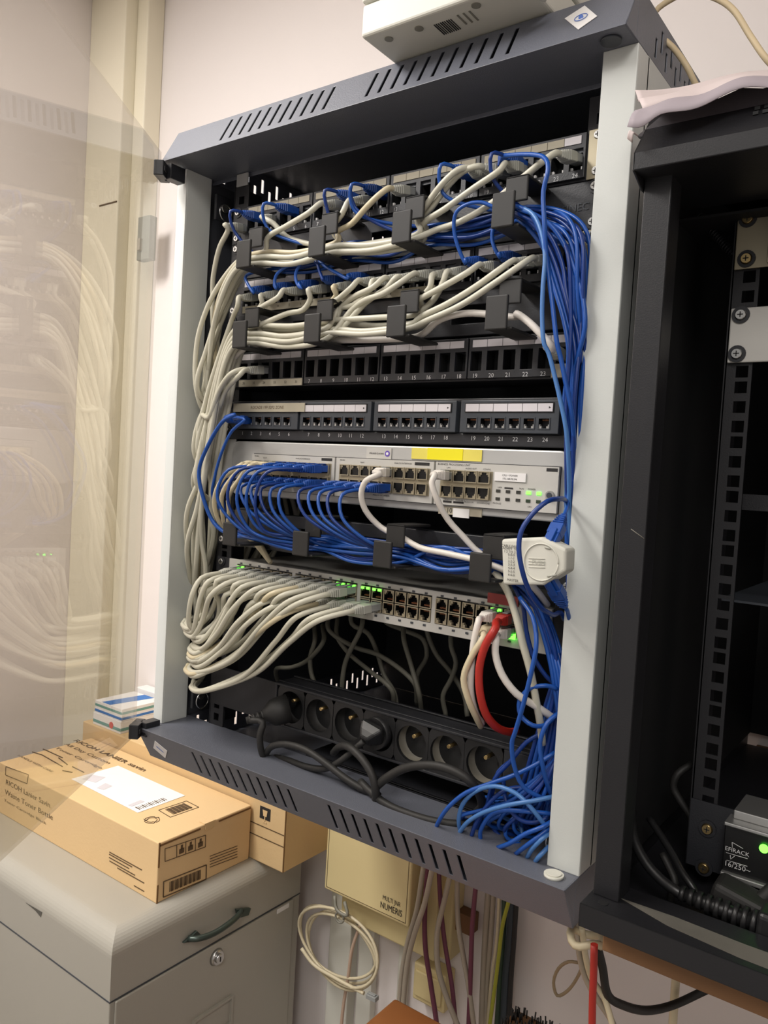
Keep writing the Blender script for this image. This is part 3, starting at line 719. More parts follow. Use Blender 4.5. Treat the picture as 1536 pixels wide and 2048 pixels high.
panelB = [
    ('1', 600, 1215, [('1', 540, 1260, .645), ('1', 500, 1360, .655)], None, 0, 0),
    ('1', 720, 1190, [('1', 690, 1250, .65), ('1', 650, 1320, .655)], 0, .152, .66),
    ('1', 860, 1170, [('1', 790, 1210, .640), ('1', 690, 1270, .642), ('1', 620, 1330, .645)], 0, .158, .648),
    ('1', 1010, 1150, [('1', 985, 1220, .65), ('1', 940, 1290, .652), ('1', 850, 1310, .650)], 0, .163, .642),
    ('1', 1160, 1145, [('1', 1145, 1200, .652), ('1', 1080, 1280, .655)], 1, .156, .656),
    ('1', 1330, 1110, [('1', 1240, 1150, .640), ('1', 1160, 1220, .642), ('1', 1090, 1280, .648)], 1, .149, .655),
    ('1', 1410, 1105, [('1', 1350, 1170, .645), ('1', 1250, 1260, .648), ('1', 1160, 1285, .650)], 1, .154, .641),
    ('2', 110, 1090, [('2', 20, 1150, .64), ('2', -100, 1210, .645), ('2', -180, 1280, .65)], 1, .160, .650),
    ('2', 190, 1090, [('2', 110, 1150, .648), ('2', -20, 1240, .648)], 1, .145, .648),
    ('2', 310, 1080, [('2', 190, 1120, .636), ('2', 80, 1190, .638), ('2', -30, 1230, .642), ('2', -120, 1300, .648)], 1, .142, .640),
    ('2', 400, 1075, [('2', 370, 1150, .646), ('2', 310, 1230, .65)], 2, .160, .660),
    ('2', 490, 1055, [('2', 450, 1120, .646), ('2', 390, 1230, .65), ('2', 320, 1300, .65)], 2, .155, .664),
    ('2', 700, 1020, [('2', 600, 1060, .636), ('2', 460, 1140, .638), ('2', 330, 1210, .640), ('2', 240, 1260, .645)], 2, .163, .646),
    ('2', 905, 985, [('2', 800, 1040, .636), ('2', 660, 1140, .638), ('2', 480, 1250, .640), ('2', 300, 1340, .642)], 2, .152, .644),
    ('2', 1010, 975, [('2', 920, 1020, .634), ('2', 760, 1130, .634), ('2', 560, 1260, .636), ('2', 340, 1360, .638)], 2, .147, .640)]
# one cable per switch plug
jobs = []
for a in panelA: jobs.append(('A', a))
for a in panelB: jobs.append(('B', a))
jobs.append(('C', ('3', 520, 440, [('3', 430, 460, .640), ('3', 340, 560, .645), ('3', 290, 680, .650)], None, 0, 0)))
jobs.append(('C', ('3', 480, 430, [('3', 380, 450, .636), ('3', 300, 560, .638), ('3', 240, 720, .640)], None, 0, 0)))
order = list(range(len(ends))); random.shuffle(order)
ordn = ['first', 'second', 'third', 'fourth', 'fifth', 'sixth', 'seventh', 'eighth', 'ninth', 'tenth', 'eleventh', 'twelfth', 'thirteenth', 'fourteenth']
gcount = 0
for n, (pan, (zn, x, y, free, ring, lz, ly)) in enumerate(jobs):
    pzc = {'A': .296, 'B': .2065, 'C': .1175}[pan]
    p = Z(zn, x, y, .655); i = near(CX, p.x)
    P = V(CX[i], .680, pzc)
    lane = n
    if pan == 'A': zr = .24
    elif pan == 'B': zr = .15
    else: zr = .13
    route = [Z(*f) for f in free]
    if ring is not None: route += chain(ring, lz, ly) + left_drop(lz, ly, lane)
    else:
        xb = -.777 + (n % 3) * .004; route += [V(xb + .010, .65, zr - .07), V(xb, .652, zr - .12)]
    j = order[n] if n < len(order) else None
    last = route[-1]
    arr, plug2, row, col = switch_end(j, .65)
    z0 = last.z - 1.5; xb = last.x; yb = last.y
    zz = z0 - .07; kk = 0; keep = n in (4, 19)
    while zz > -.10:
        kk += 1; dy = .012 if (keep or zz > .05) else (.10 + .05 * random.random())
        route.append(V(min(xb, -.772) + random.uniform(-.003, .004) - (.006 if dy > .05 else 0), yb + dy + random.uniform(-.004, .004), zz)); zz -= .085
    route += arr
    where = {'A': 'topmost panel', 'B': 'second panel', 'C': 'third panel'}[pan]
    cable('pale grey cable from %s to %s plug of switch %s row' % (where, ordn[col], 'upper' if row == 0 else 'lower'), route, .0031,
          WCAB2 if n in (2, 12) else WCAB, 'pale grey patch cables looped to the switch', [(0, P, Y, ZZ, CLEAR, GPLUG), plug2])
# the remaining switch plugs: tails that come up the left side from the rack bottom
for j in order[len(jobs):]:
    arr, plug2, row, col = switch_end(j, .65)
    cable('pale grey cable rising at left to %s plug of switch %s row' % (ordn[col], 'upper' if row == 0 else 'lower'),
          [V(-.78, .86, .10), V(-.78, .86, .0), V(-.78, .84, -.08)] + arr, .0031, WCAB, 'pale grey patch cables looped to the switch', [plug2])
# single left one on top panel
cable('pale grey cable plugged in the far left of the topmost patch panel', [Z('1', 480, 790, .650), Z('1', 430, 900, .655), Z('1', 400, 1020, .660), Z('1', 385, 1150, .665), V(-.776, .69, .10), V(-.78, .80, 0), V(-.78, .84, -.1)], .0031, WCAB,
      None, [(0, V(-.738, .680, .292), Y, ZZ, CLEAR, GPLUG)])
# cable from third panel last port through ring 4 of middle manager
cable('white cable from last port of third panel through the middle manager',
      [Z('4', 1130, 300, .640), Z('4', 1060, 220, .636), Z('4', 980, 140, .636), Z('4', 900, 85, .640), V(RXC[3] + .006, .644, .150), Z('2', 600, 1310, .644), Z('2', 430, 1350, .644)] + chain(2, .142, .655) + left_drop(.142, .655, 3) + [V(-.775, .68, .06), V(-.780, .82, -.02), V(-.78, .86, -.1)], .0034, WCAB3,
      None, [(0, V(CX[23], .680, .118), Vector((.3, 1, -.2)), ZZ, CLEAR, GPLUG)])
# three ivory cables on phone exchange, first upper ports
for i in range(3):
    P = V(MP[0][i], .672, .0035); dx = i * 42
    cable('ivory patch cable in the %s upper port of the phone exchange' % ordn[i],
          [Z('3', 440 + dx * .6, 1012 + 4 * i, .628), Z('3', 340 + dx, 1080 + 12 * i, .628), Z('3', 278 + dx, 1190 + 8 * i, .632), Z('3', 280 + dx, 1300, .640), Z('3', 330 + dx * .5, 1400, .655), V(-.70 + .006 * i, .675, -.085), V(-.66, .676, -.112)], .0028, WCAB2, 'ivory patch cables on the phone exchange', [(0, P, Y, ZZ, CLEAR, WCAB2)])
# white cables of module 2 and 3
cable('white cable from middle module of phone exchange through the last lower ring',
      [Z('3', 1290, 1070, .628), Z('3', 1205, 1110, .622), Z('3', 1175, 1190, .622), Z('3', 1200, 1290, .628), Z('3', 1300, 1400, .640), V(-.447, .640, -.060), Z('6', 300, 290, .640), Z('6', 480, 330, .640), V(-.343, .638, -.076), V(-.31, .65, -.09), V(-.30, .67, -.11)], .0030, WCAB3,
      None, [(0, V(MP[1][4], .672, .0035), Y, ZZ, CLEAR, WCAB3)])
cable('white cable from right module of phone exchange down behind last lower ring',
      [Z('4', 400, 1075, .632), Z('4', 380, 1120, .628), Z('4', 410, 1220, .630), Z('4', 480, 1350, .640), Z('4', 570, 1450, .648), Z('6', 680, 330, .655), V(-.338, .66, -.075), V(-.325, .67, -.09), V(-.318, .672, -.105)], .0030, WCAB3,
      None, [(0, V(MP[2][0], .672, .0035), Y, ZZ, CLEAR, WCAB3)])
cable('thick white cable hanging straight down from behind the white adapter to the socket strip',
      [Z('6', 720, 380, .655), Z('6', 790, 470, .645), Z('6', 850, 570, .640), Z('6', 900, 720, .636), Z('6', 935, 870, .636), Z('6', 985, 1050, .640), Z('6', 1020, 1230, .645), Z('6', 1050, 1400, .655), Z('6', 1060, 1500, .66)], .0034, WCAB, None)
# switch right: white, red, white
wr = [('white patch cable looping down from the switch beside the red cable, outer loop', V(SX[22], .676, -.1280), [('6', 668, 740, .632), ('6', 640, 860, .628), ('6', 625, 1000, .628), ('6', 620, 1180, .630), ('6', 650, 1310, .640), ('6', 690, 1370, .66)], WCAB3, .0031),
      ('white patch cable on the switch lower row bulging left of the red cable', V(SX[22], .676, -.1415), [('6', 700, 840, .626), ('6', 620, 970, .622), ('6', 575, 1100, .622), ('6', 610, 1240, .626), ('6', 655, 1340, .640), ('6', 680, 1390, .66)], WCAB2, .0031),
      ('bright white patch cable curving right from the switch to the white post', V(SX[23], .676, -.1415), [('6', 775, 850, .628), ('6', 770, 940, .626), ('6', 810, 1070, .628), ('6', 900, 1190, .634), ('6', 1010, 1260, .645), ('6', 1100, 1320, .66), ('6', 1180, 1370, .68)], WCAB3, .0034)]
for lb, P, fr, mm, rr in wr: cable(lb, [Z(*f) for f in fr], rr, mm, None, [(0, P, Y, ZZ, CLEAR, mm)])
cable('red patch cable hanging from the switch in a long loop', [Z('6', 770, 790, .624), Z('6', 710, 890, .620), Z('6', 672, 1030, .620), Z('6', 675, 1180, .622), Z('6', 710, 1310, .630), Z('6', 770, 1390, .645), Z('6', 850, 1425, .67), Z('6', 900, 1420, .70)], .0038, RED, None,
      [(0, V(SX[23], .676, -.1280), Y, ZZ, CLEAR, RED)])

# ================================================================== BLUE CABLES
BR = .00185
def blue(label, pts, m=BCAB, group=None, plugs=(), r=BR): return cable(label, pts, r, m, group, plugs, k=7)
def bundle_down(i, n, start_z, y0=.634):
    """strand of the blue bundle down the right side, behind the right post"""
    f = i / max(1, n - 1)
    return [V(-.291 + .012 * f, y0 + .004 * (i % 3), start_z - .03), V(-.281 + .010 * f, y0 + .006 * (i % 3), start_z - .09), V(-.2790 + .0100 * f, y0 + .008 * (i % 4), start_z - .17), V(-.2780 + .009 * f, .645 + .008 * (i % 4), start_z - .25),
            V(-.275 + .006 * f, .650 + .008 * (i % 4), -.07 - .01 * i / n)]
# along the upper manager
srcA = [('1', 640, 710), ('1', 800, 655), ('1', 1170, 600), ('1', 1330, 585), ('1', 1370, 590), ('2', 530, 430), ('2', 850, 370)]
for i, (zn, x, y) in enumerate(srcA):
    p = Z(zn, x, y, .658); ci = near(CX, p.x); P = V(CX[ci], .680, .300)
    lz = .236 + (i % 4) * .005; ly = .668 - (i % 3) * .006
    k0 = next((k for k in range(4) if RXC[k] > CX[ci] - .005), 3)
    st = [P + Vector((-.009, -.044, -.002)), P + Vector((-.010, -.036, -.022 - .004 * (i % 2)))]
    pts = st + [jit(V(RXC[k] + .004 if True else 0, ly, lz), .002) for k in range(k0, 4)]
    pts += bundle_down(i, 7, lz) + [V(-.272 + .002 * (i % 3), .66, -.16), V(-.275, .665 + .003 * i, -.24), V(-.285 - .004 * i, .665, -.31)]
    blue('blue patch cable in the topmost patch panel, %s blue plug from the left' % ordn[i], pts, BCAB if i % 2 else BCABD, 'blue patch cables of the topmost panel', [(0, P, Y, ZZ, BPLUG, BPLUG)])
# extra strands in the upper manager between rings (from deeper left)
for i in range(5):
    lz = .232 + i * .005; ly = .672 - (i % 2) * .008
    pts = [V(-.69, .70, lz + .01), V(-.66, ly, lz - .002), V(-.615, ly, lz - .006), V(-.558, ly, lz), V(-.50, ly, lz - .008), V(-.45, ly - .01, lz), V(-.395, ly - .012, lz - .006), V(-.338, ly - .015, lz)] + bundle_down(i, 5, lz, .640) + [V(-.270, .67, -.17), V(-.276, .68, -.25), V(-.29, .68, -.315)]
    blue('blue cable lying along the back of the upper cable manager', pts, (BCAB, BCABD)[i % 2], 'blue cables along the upper manager')
# blue arcs from upper manager to second panel
arcs = [('1', [(590, 1080), (600, 1130), (640, 1190)], 'leftmost'), ('1', [(960, 960), (860, 1010), (780, 1070), (765, 1120), (775, 1160)], 'second'), ('1', [(1000, 950), (930, 1000), (895, 1070), (905, 1130), (930, 1160)], 'third'),
        ('1', [(1010, 960), (1030, 1010), (1045, 1060), (1065, 1110)], 'fourth'), ('1', [(1040, 980), (1090, 1030), (1150, 1065), (1220, 1100)], 'fifth')]
for i, (zn, pl, nm) in enumerate(arcs):
    e = Z(zn, *pl[-1], .650); ci = near(CX, e.x); P = V(CX[ci], .680, .2125)
    pts = [V(-.60 + .04 * i, .675, .236), Z(zn, *pl[0], .650)] + [Z(zn, *a, .645) for a in pl[1:]]
    blue('blue cable arching from upper manager into second panel, %s from left' % nm, pts, BCAB if i != 3 else BCABD, 'blue arcs into the second panel', [(1, P, Y, ZZ, BPLUG, BPLUG)])
big = [('wide blue loop dropping to the second panel left of the last upper ring', [('2', 770, 660, .640), ('2', 690, 630, .638), ('2', 600, 640, .636), ('2', 530, 690, .636), ('2', 515, 780, .638), ('2', 540, 900, .642), ('2', 590, 1010, .648)], V(CX[near(CX, Z('2', 620, 1010, .66).x)], .680, .2125), V(-.335, .65, .245)),
       ('short blue cable dropping from under the last upper ring to the second panel', [('2', 770, 770, .645), ('2', 750, 850, .645), ('2', 770, 920, .646), ('2', 800, 970, .650)], V(CX[near(CX, Z('2', 850, 970, .66).x)], .680, .2125), V(-.345, .66, .24))]
for lb, fr, P, s0 in big: blue(lb, [s0] + [Z(*f) for f in fr], BCAB, None, [(1, P, Y, ZZ, BPLUG, BPLUG)])
# outer strand coming from top panel straight down
blue('long blue cable hanging from the top panel straight down in front of the bundle',
     [Z('2', 1065, 350, .625), Z('2', 1095, 420, .618), Z('2', 1065, 560, .618), Z('2', 1072, 760, .618), Z('2', 1078, 900, .620), Z('2', 1095, 1060, .622), Z('2', 1120, 1250, .622), Z('2', 1150, 1500, .622), Z('4', 1170, 350, .624), Z('4', 1200, 500, .626), Z('4', 1240, 700, .630), Z('4', 1255, 900, .640), Z('4', 1262, 1150, .655), V(-.272, .67, -.12)],
     BCAB, None, [(0, V(CX[19], .680, .304), Y, ZZ, BPLUG, BPLUG)], r=.0021)
blue('pale blue cable hanging in front of the blue bundle beside the second panel',
     [Z('2', 930, 660, .630), Z('2', 1000, 700, .626), Z('2', 1050, 800, .622), Z('2', 1075, 950, .620), Z('2', 1062, 1150, .618), Z('2', 1058, 1350, .618), Z('2', 1070, 1500, .618), Z('4', 1095, 320, .620), Z('4', 1130, 450, .622), Z('4', 1170, 620, .624), Z('4', 1205, 800, .626), Z('4', 1220, 1000, .632), Z('4', 1225, 1250, .642), V(-.276, .66, -.10)], BCAB2, None, r=.0020)
fronts = [[(900, 655), (990, 700), (1060, 870), (1110, 1080), (1190, 1350), (1220, 1536)], [(900, 690), (1020, 780), (1120, 960), (1190, 1180), (1240, 1400), (1265, 1600)], [(900, 710), (1040, 800), (1150, 960), (1230, 1150), (1280, 1340), (1300, 1536)],
          [(920, 740), (1010, 830), (1100, 970), (1160, 1150), (1230, 1400), (1260, 1536)], [(940, 680), (1100, 760), (1200, 900), (1260, 1050), (1310, 1230), (1320, 1400)], [(900, 700), (1080, 800), (1180, 1000), (1210, 1200), (1280, 1450), (1290, 1600)], [(1000, 690), (1150, 730), (1260, 790), (1340, 870), (1400, 930)], [(1210, 900), (1290, 970), (1350, 1060), (1400, 1150)]]
for i, f in enumerate(fronts):
    yb = .630 + .004 * (i % 4) + (.034 if i >= 6 else 0)
    pts = [V(-.352, .655, .240 + .002 * (i % 3))] + [Z('2', a, b, yb + (.0 if k < 2 else .004)) for k, (a, b) in enumerate(f)]
    if i < 6:
        x = f[-1][0] - 10
        pts += [Z('4', min(1262, x + 5), 420, yb + .008), Z('4', min(1260, x - 5) - 12, 700, .642), Z('4', 1245 - 4 * (i % 4), 1000, .650), V(-.274 + .001 * i, .66, -.10), V(-.278 - .003 * i, .665, -.20), V(-.285 - .006 * i, .665, -.30)]
    else: pts += [V(-.262, .69, pts[-1].z - 1.5 - .06)]
    blue('blue cable fanning out of the last upper ring into the bundle by the right post', pts, (BCAB, BCABD, BCABD, BCAB)[i % 4], 'blue cables in the right bundle', r=.0021)
# left blue pair on fourth panel
blue('outer blue cable looping far left from the fourth panel down to the lower manager', [Z('3', 400, 705, .628), Z('3', 330, 740, .628), Z('3', 235, 890, .630), Z('3', 178, 1050, .632), Z('3', 200, 1200, .636), Z('3', 270, 1370, .645), V(-.705, .650, -.082), V(-.672, .652, -.082), V(-.62, .656, -.088), V(-.56, .656, -.083)], BCAB, None,
     [(0, V(DXG[0][0] - .004, .674, .0565), Y, ZZ, BPLUG, BPLUG)], r=.0024)
blue('inner blue cable looping left from the fourth panel beside the outer one', [Z('3', 460, 735, .634), Z('3', 385, 800, .634), Z('3', 320, 930, .636), Z('3', 275, 1090, .640), Z('3', 265, 1220, .648), V(-.712, .665, -.07), V(-.672, .668, -.082), V(-.62, .668, -.090), V(-.56, .666, -.083)], BCAB, None,
     [(0, V(DXG[0][0] + .010, .674, .0565), Y, ZZ, BPLUG, BPLUG)])
# exchange -> lower manager
jobsb = []
for i in range(3, 8): jobsb.append((0, i, .0035, 'upper'))
for i in range(0, 8): jobsb.append((0, i, -.0125, 'lower'))
for i in range(0, 5): jobsb.append((1, i, -.0125, 'lower'))
for n, (g, i, zz, row) in enumerate(jobsb):
    P = V(MP[g][i], .672, zz); x = MP[g][i]
    ring = 0 if (g == 0 and (i < 3 and row == 'lower')) else (1 if g == 0 else 2)
    ly = .646 + .004 * (n % 6); lz = -.086 + .004 * (n % 5)
    if ring == 0: mid = [V(-.695 - .004 * i, .632, -.018), V(-.712 + .003 * i, .640, -.045), V(-.708 + .004 * i, .655, -.075)]
    elif row == 'upper': mid = [V(x - .030, .612, -.004), V(x - .040, .606, -.035), V(x - .020 - .004 * (i - 3), .618, -.066 - .002 * (n % 3)), V(RXC[ring] - .030, .640, lz - .002)]
    elif g == 0: mid = [V(x - .014, .618, -.022), V(x - .012 + (RXC[ring] - x) * .15, .615, -.045), V(x + (RXC[ring] - x) * .55, .632, -.070)]
    else: mid = [V(x - .016, .618, -.022), V(x - .014 + (RXC[ring] - x) * .12, .612, -.045), V(x + (RXC[ring] - x) * .5, .630, -.070)]
    pts = mid
    for k in range(ring, 4):
        pts.append(jit(V(RXC[k] + .004, ly, lz), .0015))
        if k < 3:
            sag = random.uniform(-.012, .004); pts.append(V((RXC[k] + RXC[k + 1]) / 2, ly - .004, lz + sag + (.018 if (k == 2 and n % 5 == 0) else 0)))
    pts += [V(-.315 + .002 * (n % 3), .655 + .004 * (n % 4), -.098 - .002 * (n % 4)), V(-.298 + .003 * (n % 3), .655 + .004 * (n % 4), -.130), V(-.283 + .003 * (n % 4), .655 + .004 * (n % 3), -.175), V(-.279 + .002 * (n % 4), .665, -.235), V(-.285 - random.uniform(0, .03), .645 + random.uniform(0, .04), -.285), V(-.31 - random.uniform(0, .07), .640 + random.uniform(0, .06), -.318 - random.uniform(0, .012)), V(-.27 - random.uniform(0, .04), .70 + random.uniform(0, .04), -.345)]
    blue('blue cable in %s %s port of phone exchange %s module' % (ordn[i], row, ('left', 'middle')[g]), pts, (BCAB, BCABD, BCAB)[n % 3], 'blue patch cables of the phone exchange', [(0, P, Y, ZZ if row == 'upper' else -ZZ, BPLUG, BPLUG)])
# loop in front of adapter
blue('blue cable looping in front of the white adapter', [V(-.252, .69, .0), Z('6', 1238, 4, .655), Z('6', 1175, -8, .610), Z('6', 1090, 8, .590), Z('6', 1000, 85, .582), Z('6', 930, 190, .576), Z('6', 915, 300, .574), Z('6', 935, 430, .576), Z('6', 980, 560, .586), Z('6', 1050, 660, .600), Z('6', 1120, 705, .620), Z('6', 1190, 712, .655), V(-.252, .68, -.19)], BCABD, None, r=.0021)
blue('blue cable with boot plugged into the top of the white adapter', [Z('6', 1215, 20, .640), Z('6', 1230, -120, .645), Z('6', 1240, -300, .645)], BCAB, None,
     [(0, Z('6', 1110, 262, .606), Z('6', 1110, 262, .606) - Z('6', 1200, 90, .625), Vector((0, -1, 0)), BPLUG, BPLUG)])
blue('blue cable with plug entering the adapter from below', [Z('6', 1215, 690, .635), Z('6', 1230, 800, .650), Z('6', 1200, 950, .66)], BCAB, None,
     [(0, Z('6', 1110, 500, .608), Z('6', 1110, 500, .606) - Z('6', 1180, 620, .620), Vector((0, -1, 0)), BPLUG, BPLUG)])
# long verticals right under adapter
vert = [('blue cable falling from the switch corner to the rack floor in a long S', [('6', 920, 600, .640), ('6', 1000, 720, .630), ('6', 1022, 880, .622), ('6', 990, 1060, .618), ('6', 935, 1280, .618), ('6', 890, 1430, .620), ('7', 872, 260, .622), ('7', 885, 400, .626), ('7', 940, 530, .632), ('7', 1030, 590, .640), ('7', 1110, 620, .655)], BCAB),
        ('blue loop hanging behind the thick white cable', [('6', 1150, 1160, .655), ('6', 1080, 1140, .645), ('6', 980, 1160, .640), ('6', 920, 1230, .638), ('6', 925, 1320, .638), ('6', 1000, 1385, .640), ('6', 1080, 1380, .650), ('6', 1160, 1300, .665)], BCAB),
        ('blue cable from the right bundle swinging behind the switch end', [('6', 880, 520, .655), ('6', 940, 650, .650), ('6', 960, 800, .648), ('6', 1000, 950, .650), ('6', 1080, 1080, .655), ('6', 1160, 1150, .665)], BCABD),
        ('dark blue cable slanting down behind the adapter', [('6', 860, 500, .660), ('6', 960, 600, .655), ('6', 1060, 720, .655), ('6', 1120, 870, .655), ('6', 1150, 1050, .660), ('6', 1120, 1250, .662), ('6', 1060, 1420, .66), ('7', 960, 260, .655), ('7', 860, 380, .650), ('7', 770, 480, .648), ('7', 720, 640, .652)], BCABD),
        ('blue cable crossing from the post foot toward the socket strip end', [('7', 1160, 80, .655), ('7', 1090, 140, .645), ('7', 1045, 260, .640), ('7', 1060, 400, .640), ('7', 1090, 520, .648), ('7', 1120, 600, .660)], BCAB),
        ('blue cable arching far left over the bottom tray', [('7', 1140, 320, .660), ('7', 1030, 390, .650), ('7', 890, 460, .642), ('7', 720, 520, .636), ('7', 590, 570, .632), ('7', 480, 660, .630), ('7', 415, 760, .636), ('7', 400, 830, .65)], BCAB),
        ('pale blue arch over the bottom tray right of the dark arch', [('7', 560, 830, .650), ('7', 545, 740, .640), ('7', 570, 640, .636), ('7', 650, 560, .634), ('7', 770, 530, .632), ('7', 890, 570, .632), ('7', 980, 650, .634), ('7', 1060, 750, .640), ('7', 1130, 830, .655)], BCAB2),
        ('pale blue cable sweeping right from the bottom tray', [('7', 540, 830, .645), ('7', 600, 750, .636), ('7', 700, 690, .632), ('7', 850, 645, .630), ('7', 1000, 620, .634), ('7', 1120, 595, .645)], BCAB2),
        ('blue cable curving to the tray centre front', [('7', 620, 850, .645), ('7', 650, 760, .640), ('7', 720, 650, .640), ('7', 790, 580, .642), ('7', 860, 545, .648), ('7', 950, 540, .655), ('7', 1050, 580, .66)], BCABD),
        ('blue cable lying flat toward the right post base', [('7', 680, 870, .646), ('7', 680, 800, .642), ('7', 740, 710, .640), ('7', 820, 680, .638), ('7', 960, 685, .638), ('7', 1120, 700, .65)], BCAB),
        ('blue cable crossing low before the right post', [('7', 780, 910, .642), ('7', 860, 880, .634), ('7', 960, 820, .632), ('7', 1060, 780, .636), ('7', 1140, 730, .65)], BCAB),
        ('blue cable slanting at the front corner of the tray', [('7', 890, 950, .642), ('7', 940, 910, .634), ('7', 1020, 850, .634), ('7', 1110, 780, .645)], BCAB),
        ('pale blue cable stub near the post foot', [('7', 960, 975, .642), ('7', 1000, 910, .634), ('7', 1060, 850, .636), ('7', 1130, 800, .65)], BCAB2),
        ('short blue cable end by the chrome ring', [('7', 1010, 1000, .642), ('7', 1040, 960, .636), ('7', 1100, 900, .645)], BCAB2),
        ('blue loop in the middle of the tangle', [('7', 820, 500, .655), ('7', 830, 600, .648), ('7', 880, 700, .645), ('7', 960, 750, .645), ('7', 1060, 740, .65), ('7', 1130, 680, .66)], BCABD),
        ('blue cable running steeply inside the tangle', [('7', 870, 370, .665), ('7', 790, 440, .66), ('7', 740, 600, .66), ('7', 680, 720, .66), ('7', 640, 850, .66)], BCABD),
        ('pale loop deep in the tangle', [('7', 740, 620, .67), ('7', 820, 720, .668), ('7', 920, 770, .668), ('7', 930, 830, .665), ('7', 860, 900, .66)], BCAB2),
        ('deep blue cable behind the tangle toward the front right', [('7', 720, 740, .67), ('7', 800, 840, .665), ('7', 880, 920, .655), ('7', 960, 960, .65)], BCABD),
        ('blue cable from the post rising to the bundle', [('7', 1150, 340, .665), ('7', 1100, 470, .655), ('7', 1090, 560, .66), ('7', 1120, 660, .67)], BCABD)]
for lb, fr, mm in vert: blue(lb, [Z(*f) for f in fr], mm, None, r=.0021)

# ================================================================== dark cables behind the switch
for i, f in enumerate([[(1010, 880), (985, 960), (990, 1060), (1010, 1120)], [(1150, 840), (1220, 940), (1350, 1050), (1480, 1160)], [(1240, 760), (1340, 820), (1400, 950), (1440, 1080), (1500, 1180)], [(1440, 740), (1560, 800), (1680, 860), (1700, 960), (1640, 1080)],
                       [(1060, 880), (960, 990), (860, 1030), (780, 1035)], [(1100, 800), (1250, 900), (1420, 960), (1620, 1120)], [(1850, 900), (1880, 1000), (1850, 1100), (1800, 1200)], [(1700, 800), (1760, 950), (1850, 1060), (1930, 1200)], [(1300, 780), (1200, 1000), (1180, 1150)], [(1560, 860), (1600, 1000), (1650, 1180)]]):
    cable('dull grey cable drooping in the dark space below the switch', [Z('5', f[0][0], f[0][1] - 110, .80)] + [Z('5', a, b, .76 + .015 * (i % 4)) for a, b in f] + [Z('5', f[-1][0] + 20, f[-1][1] + 130, .80)], .003, DCAB, 'dull cables below the switch', name='network_cable')

# ================================================================== adapter
ad = thing('network_adapter', 'white five-sided network splitter adapter hanging before the lower manager', 'adapter', Z('6', 1000, 525, .60))
YA = .598
out = [Z('6', a, b, YA) for a, b in ((805, 240), (1055, 228), (1205, 300), (1200, 440), (1060, 525), (815, 522))]
q = MB(); q.prism(out, Vector((0, .020, 0)), PRN); q.build('housing', ad, bevel=.0025, seg=3)
q = MB(); cc = Z('6', 1050, 382, YA - .0004); ex = (Z('6', 1150, 390, YA).x - Z('6', 940, 380, YA).x) / 2
P = [cc + Vector((math.cos(a / 36 * 6.2832) * ex, 0, math.sin(a / 36 * 6.2832) * ex * 1.0)) for a in range(37)]
q.tube(P, .0006, PRN, 6); q.build('round_rim', ad)
def a_t(body, x, y, h): return (body, Z('6', x, y, YA - .0006))
ua = X
texts(ad, [a_t('CABLE PAIRS', 862, 284, 0), a_t('ADAPT TO', 862, 300, 0), a_t('1 2 TO 3 6', 865, 320, 0)] + [a_t('%d-%d-%d' % (i, i, i), 868, 337 + 20.5 * i, 0) for i in range(7)] + [a_t('MASTER', 876, 494, 0)], X, ZZ, .0021, INK, 'printed_table')
text(ad, 'PUSH', Z('6', 1035, 385, YA - .0006), X, ZZ, .0035, GPLUG, 'embossed_lettering')
for x0, y0, x1, y1 in ((1075, 290, 1110, 300), (1090, 470, 1145, 460)):
    a = Z('6', x0, y0, YA - .0003); b = Z('6', x1, y1, YA - .0003); q = MB(); q.tube([a, a.lerp(b, .5), b], .0009, GPLUG, 6); q.build('slot', ad)
q = MB()
for k in range(4): q.tube([Z('6', 975, 358 + 18 * k, YA - .0002), Z('6', 1025, 360 + 18 * k, YA - .0002), Z('6', 1075, 362 + 18 * k, YA - .0002)], .0004, PRN, 4)
q.build('grip_ribs', ad)

# ================================================================== bottom of rack: tray and black power cords
tr = thing('cable_tray', 'shallow black metal tray lying on the rack floor before the socket strip', 'tray', V(-.47, .67, -.3375))
q = MB(); q.box(V(-.60, .689, -.374), V(-.345, .692, -.330), BLK2); q.box(V(-.60, .689, -.333), V(-.345, .785, -.330), BLK2); q.box(V(-.345, .689, -.374), V(-.342, .785, -.330), BLK2); q.build('tray_body', tr, bevel=.001)
bk = thing('corner_bracket', 'small grey metal bracket at the lower left corner inside the rack', 'bracket', Z('8', 540, 300, .70))
a = Z('8', 505, 195, .70); b = Z('8', 575, 300, .70); bx('bracket_plate', (a.x, .70, b.z), (b.x, .702, a.z), DPAN, bk, .001)
bx('bracket_slot', (a.x + .008, .6994, b.z + .018), (b.x - .008, .7001, a.z - .006), VOID, bk)
def power_plug(t, c, d, r=.0165, L=.027, m=RUBM):
    """round mains plug: c centre of its face in the socket, d pointing into the socket"""
    d = d.normalized(); q = MB(); u = d.orthogonal().normalized(); v = d.cross(u)
    prof = [(0, r), (.012, r), (.020, r * .93), (L, r * .55), (L + .004, r * .42)]
    q.loft([q.ring(c - d * a, u, v, b, 20) for a, b in prof], m)
    pl = q.build('plug', t)
    q = MB()
    for k in range(4):
        q.cyl(c - d * (L + .003 + k * .005), c - d * (L + .006 + k * .005), r * (.40 - .03 * k), m, 12)
    q.cyl(c - d * L, c - d * (L + .024), r * .26, m, 12); q.build('strain_relief', pl)
    return c - d * (L + .022)
t = thing('power_cable', 'black power cord plugged in the leftmost socket, hanging down steeply', 'power cord', Z('8', 800, 520, .65), 'black power cords')
c = V(PXS[0], YR - .004, ZP); e = power_plug(t, c, Vector((.75, 1.0, .35)))
